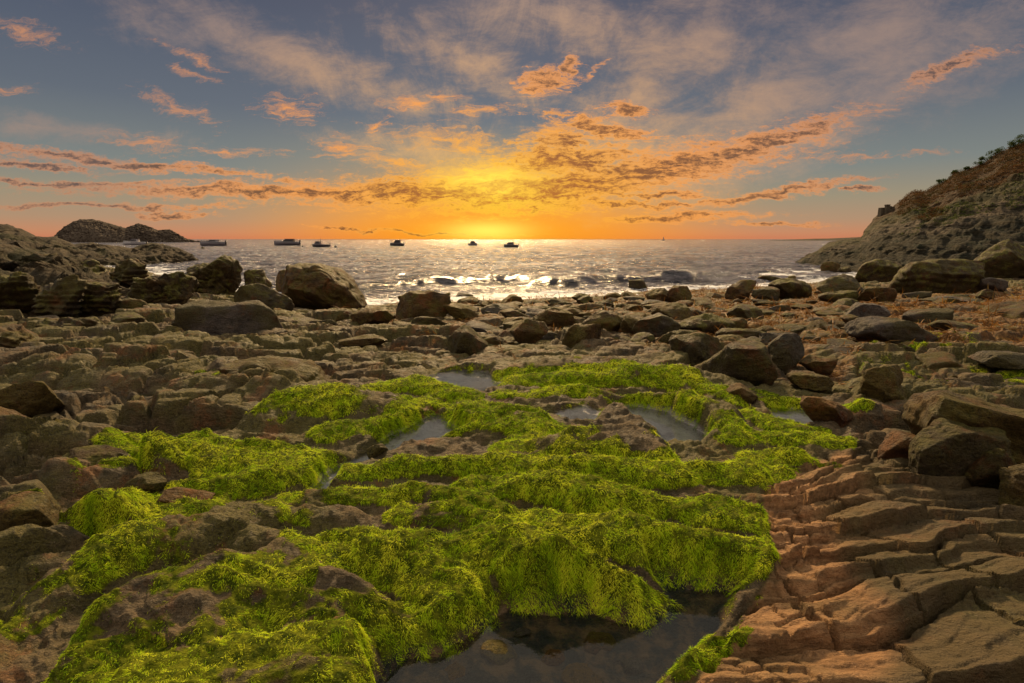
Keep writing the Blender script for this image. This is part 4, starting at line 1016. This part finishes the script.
for q, (a, b, lab) in enumerate(shr):
    jj = np.searchsorted(pxs, a); ii = int((.99 + .12) / 1.62 * Xj.shape[0])
    c0 = np.array([Xj[ii, jj], Yj[ii, jj], Zj[ii, jj]]); sz = (.6, .45, .45, .55, .7, .8, .9, .95, 1.1)[q]
    root = link('shrub', None, loc=tuple(c0)); tag(root, lab, 'shrub', 'shrubs along the hill skyline')
    k = 7
    ang = rg.random(k) * 2 * pi; br_ = np.stack([np.cos(ang) * .5 - .25, np.sin(ang) * .5, .35 + .5 * rg.random(k)], 1) * sz
    V, F, n = leafcloud(br_ - np.array([0, 0, sz * .25]), sz * (.22 + .22 * rg.random(k)), 90, .05, rg, .8)
    link('foliage', mesh_np('foliage', V, F, [leafm], dict(tone=np.repeat(np.clip(rg.random(n), 0, 1), 4)), smooth=False), root)
    parts = []
    for e_ in br_:
        w_ = .02; vs = [(-w_, 0, -.1), (w_, 0, -.1), (0, w_, -.1), (e_[0] - .006, e_[1], e_[2]), (e_[0] + .006, e_[1], e_[2]), (e_[0], e_[1] + .006, e_[2])]
        parts.append((vs, [(0, 1, 4, 3), (1, 2, 5, 4), (2, 0, 3, 5)]))
    link('stem', bake_mesh('stem', parts, [bark]), root)

# ruined stone lookout on the shoulder of the hill
def boxp(cx, cy, cz, sx, sy, sz, taper=1.):
    v = []
    for z, k in ((-1, 1), (1, taper)):
        for a, b in ((-1, -1), (1, -1), (1, 1), (-1, 1)): v.append((cx + a * sx / 2 * k, cy + b * sy / 2 * k, cz + z * sz / 2))
    return v, [(0, 3, 2, 1), (4, 5, 6, 7), (0, 1, 5, 4), (1, 2, 6, 5), (2, 3, 7, 6), (3, 0, 4, 7)]
jj = np.searchsorted(pxs, 888); ii = int((.93 + .12) / 1.62 * Xj.shape[0])
hx, hy, hz = Xj[ii, jj], Yj[ii, jj], Zj[ii, jj]
u_ = hy / 512 * 1.02
stone = simple('ruin_stone', (.09, .075, .05, 1), .9)
ru = link('stone_lookout', None, loc=(hx, hy, hz)); tag(ru, 'small roofless stone lookout with a square opening on the headland shoulder', 'ruin')
wv = []
W_, H_ = 8 * u_, 5.5 * u_; t_ = .3
# front wall with the opening left free, seen against the sky
for (x0, x1, z0_, z1) in ((-W_ / 2, -W_ * .12, -1.5, H_), (W_ * .12, W_ / 2, -1.5, H_ * .85), (-W_ * .12, W_ * .12, -1.5, H_ * .40), (-W_ * .12, W_ * .12, H_ * .72, H_ * .94)):
    wv.append(boxp((x0 + x1) / 2, 0, (z0_ + z1) / 2, x1 - x0 - .002, t_, z1 - z0_))
link('wall', bake_mesh('wall', wv, [stone]), ru)
link('wall', bake_mesh('wall', [boxp(-W_ / 2 - .18, .35, H_ * .3 - .5, t_, .5, H_ * .8 + 1)], [stone]), ru)
link('wall', bake_mesh('wall', [boxp(W_ / 2 + .18, .35, H_ * .2 - .6, t_, .5, H_ * .6 + 1)], [stone]), ru)
link('coping', bake_mesh('coping', [boxp(-W_ * .3, 0, H_ + .06, W_ * .42, t_ + .1, .12)], [stone]), ru)

# ------------------------------------------------------------------ boats
def hull_mesh(L, B, Hh, sheer=.25, mat=None):
    n = 15; V = []; F = []
    for i in range(n):
        t = i / (n - 1); xx = -L / 2 + L * t
        wd = B / 2 * (1 - max(0, (t - .45) / .55) ** 2.2) + .01
        top = Hh * (1 + sheer * t * t); kee = -.25 * Hh + Hh * .55 * max(0, (t - .7) / .3) ** 2
        for yv, zv in ((-wd, top), (-wd * .92, Hh * .45), (-wd * .55, kee * .5), (0, kee), (wd * .55, kee * .5), (wd * .92, Hh * .45), (wd, top)):
            V.append((xx, yv, zv))
    for i in range(n - 1):
        for k in range(6):
            a = i * 7 + k; F.append((a, a + 1, a + 8, a + 7))
        F.append((i * 7 + 6, i * 7, i * 7 + 7, i * 7 + 13))   # deck
    F.append(tuple(range(6, -1, -1))); F.append(tuple((n - 1) * 7 + k for k in range(7)))
    return V, F
BM = {'white': simple('boat_white', (.40, .40, .42, 1), .35), 'grey': simple('boat_grey', (.16, .15, .17, 1), .4), 'dark': simple('boat_dark', (.035, .035, .045, 1), .4), 'glass': simple('boat_glass', (.03, .035, .04, 1), .1), 'pale': simple('boat_pale', (.32, .33, .36, 1), .4), 'orange': simple('buoy_orange', (.5, .12, .03, 1), .5), 'metal': simple('boat_metal', (.25, .25, .26, 1), .35, .6)}
def loft(x0, x1, y, z0, z1, rake=.3, tap=.8):
    dx_ = (x1 - x0); v = [(x0, -y, z0), (x1, -y, z0), (x1, y, z0), (x0, y, z0), (x0 + dx_ * .05, -y * tap, z1), (x1 - dx_ * rake, -y * tap, z1), (x1 - dx_ * rake, y * tap, z1), (x0 + dx_ * .05, y * tap, z1)]
    return v, [(0, 3, 2, 1), (4, 5, 6, 7), (0, 1, 5, 4), (1, 2, 6, 5), (2, 3, 7, 6), (3, 0, 4, 7)]
def rod(p, q, r):
    p = np.array(p, float); q = np.array(q, float); a = q - p; a /= np.linalg.norm(a); u = np.cross(a, (0.3, .9, .1)); u /= np.linalg.norm(u); w_ = np.cross(a, u); v = []
    for c_ in (p, q):
        for k in range(5): v.append(tuple(c_ + r * (u * math.cos(k * 1.2566) + w_ * math.sin(k * 1.2566))))
    return v, [(k, (k + 1) % 5, 5 + (k + 1) % 5, 5 + k) for k in range(5)] + [(4, 3, 2, 1, 0), (5, 6, 7, 8, 9)]
def boat(px, py, wpx, label, hm_, cm_, cab=(.35, .75), cabh=1.0, facing=-1, yaw=0., hullh=.11, style='motor', cat='boat'):
    x, y = U(px, py, SEA); L = wpx * y / 512 / max(.5, math.cos(radians(yaw))) ; B = L * .34; Hh = L * hullh
    root = link('motorboat' if style != 'sail' else 'sailboat', None, loc=(x, y, SEA)); root.rotation_euler = (0, 0, radians((180 if facing < 0 else 0) + yaw)); tag(root, label, cat)
    hl = link('hull', bake_mesh('hull', [hull_mesh(L, B, Hh)], [BM[hm_]], True), root)
    link('gunwale', bake_mesh('gunwale', [rod((-L / 2, s_ * B / 2, Hh), (L * .1, s_ * B / 2, Hh * 1.09), L * .008) for s_ in (-1, 1)], [BM['metal']]), hl)
    if style == 'sail':
        link('mast', bake_mesh('mast', [rod((0, 0, Hh), (0, 0, L * 1.3), L * .012)], [BM['metal']]), root)
        link('sail', bake_mesh('sail', [([(.02 * L, -.02, Hh * 1.5), (-.45 * L, 0, Hh * 1.6), (0, 0, L * 1.25), (.02 * L, .02, Hh * 1.5)], [(0, 1, 2), (3, 2, 1)])], [BM['pale']]), root)
        return
    a, b = cab
    x0, x1 = -L / 2 + L * a, -L / 2 + L * b; hc = L * .11 * cabh
    cb = link('cabin', bake_mesh('cabin', [loft(x0, x1, B * .36, Hh * 1.0, Hh + hc)], [BM[cm_]]), root)
    link('windscreen', bake_mesh('windscreen', [loft(x0 + (x1 - x0) * .2, x1 - (x1 - x0) * .08, B * .37, Hh + hc * .45, Hh + hc * .85, .25, .93)], [BM['glass']]), cb)
    link('roof', bake_mesh('roof', [boxp((x0 + x1) / 2 - (x1 - x0) * .12, 0, Hh + hc + .03 * L * .3, (x1 - x0) * .8, B * .66, .02 * L)], [BM[hm_ if hm_ != 'white' else 'grey']]), cb)
    link('outboard', bake_mesh('outboard', [boxp(-L / 2 - L * .025, 0, Hh * .9, L * .05, L * .05, Hh * 1.1, .8)], [BM['dark']]), root)
    link('rail', bake_mesh('rail', [rod((L * .15, s_ * B * .38, Hh * 1.1), (L * .48, 0, Hh * 1.55), L * .006) for s_ in (-1, 1)] + [rod((L * q_, 0, Hh), (L * q_, 0, Hh * 1.5), L * .005) for q_ in (.25, .45)], [BM['metal']]), root)
    if style == 'mast': link('mast', bake_mesh('mast', [rod((x0, 0, Hh + hc), (x0, 0, Hh + hc * 2.1), L * .01)], [BM['metal']]), cb)
boat(213, 246, 23, 'pale motorboat with a long foredeck, leftmost on the open water', 'grey', 'pale', (.25, .7), .75, -1, 8, .16)
boat(287, 245.5, 24, 'long grey motor cruiser with a raked cabin, second boat from the left', 'grey', 'dark', (.2, .65), .9, -1, 5, .15)
boat(321, 247, 17, 'dark fishing boat with its wheelhouse at the left end and gear on deck', 'dark', 'grey', (.5, .85), 1.5, -1, 0, .14, 'mast')
boat(397, 246, 14, 'small dark boat with a tall black canopy near the sun glow', 'dark', 'dark', (.25, .7), 1.9, -1, -10, .18)
boat(473, 245.5, 8, 'tiny dark boat straight under the sun', 'grey', 'dark', (.25, .75), 2.2, 1, 30, .2)
boat(511, 247.5, 14, 'rightmost dark motorboat, just right of the sun', 'dark', 'grey', (.3, .85), 1.5, -1, 0, .18)
boat(135, 245, 20, 'white motorboat in front of the far headland', 'white', 'white', (.3, .7), 1.2, -1, 10, .14)
boat(663, 240.4, 3.2, 'tiny far-off sailing boat on the horizon', 'grey', 'pale', style='sail')
def buoy(px, py, wpx, lab, m):
    x, y = U(px, py, SEA); r = wpx * y / 1024
    root = link('buoy', None, loc=(x, y, SEA)); tag(root, lab, 'buoy')
    P, F = ico(3); link('float', mesh_np('float', P * r * np.array([1, 1, .9]) + np.array([0, 0, r * .4]), F, [m]), root)
    link('top_ring', bake_mesh('top_ring', [rod((0, 0, r * 1.2), (0, 0, r * 1.8), r * .18)], [BM['metal']]), root)
buoy(303, 247, 2.4, 'small dark mooring buoy behind the long grey cruiser', BM['dark'])
buoy(336, 247.5, 3.0, 'round dark buoy right of the fishing boat', BM['dark'])
buoy(378, 260, 2.4, 'lone black buoy nearer the shore', BM['dark'])
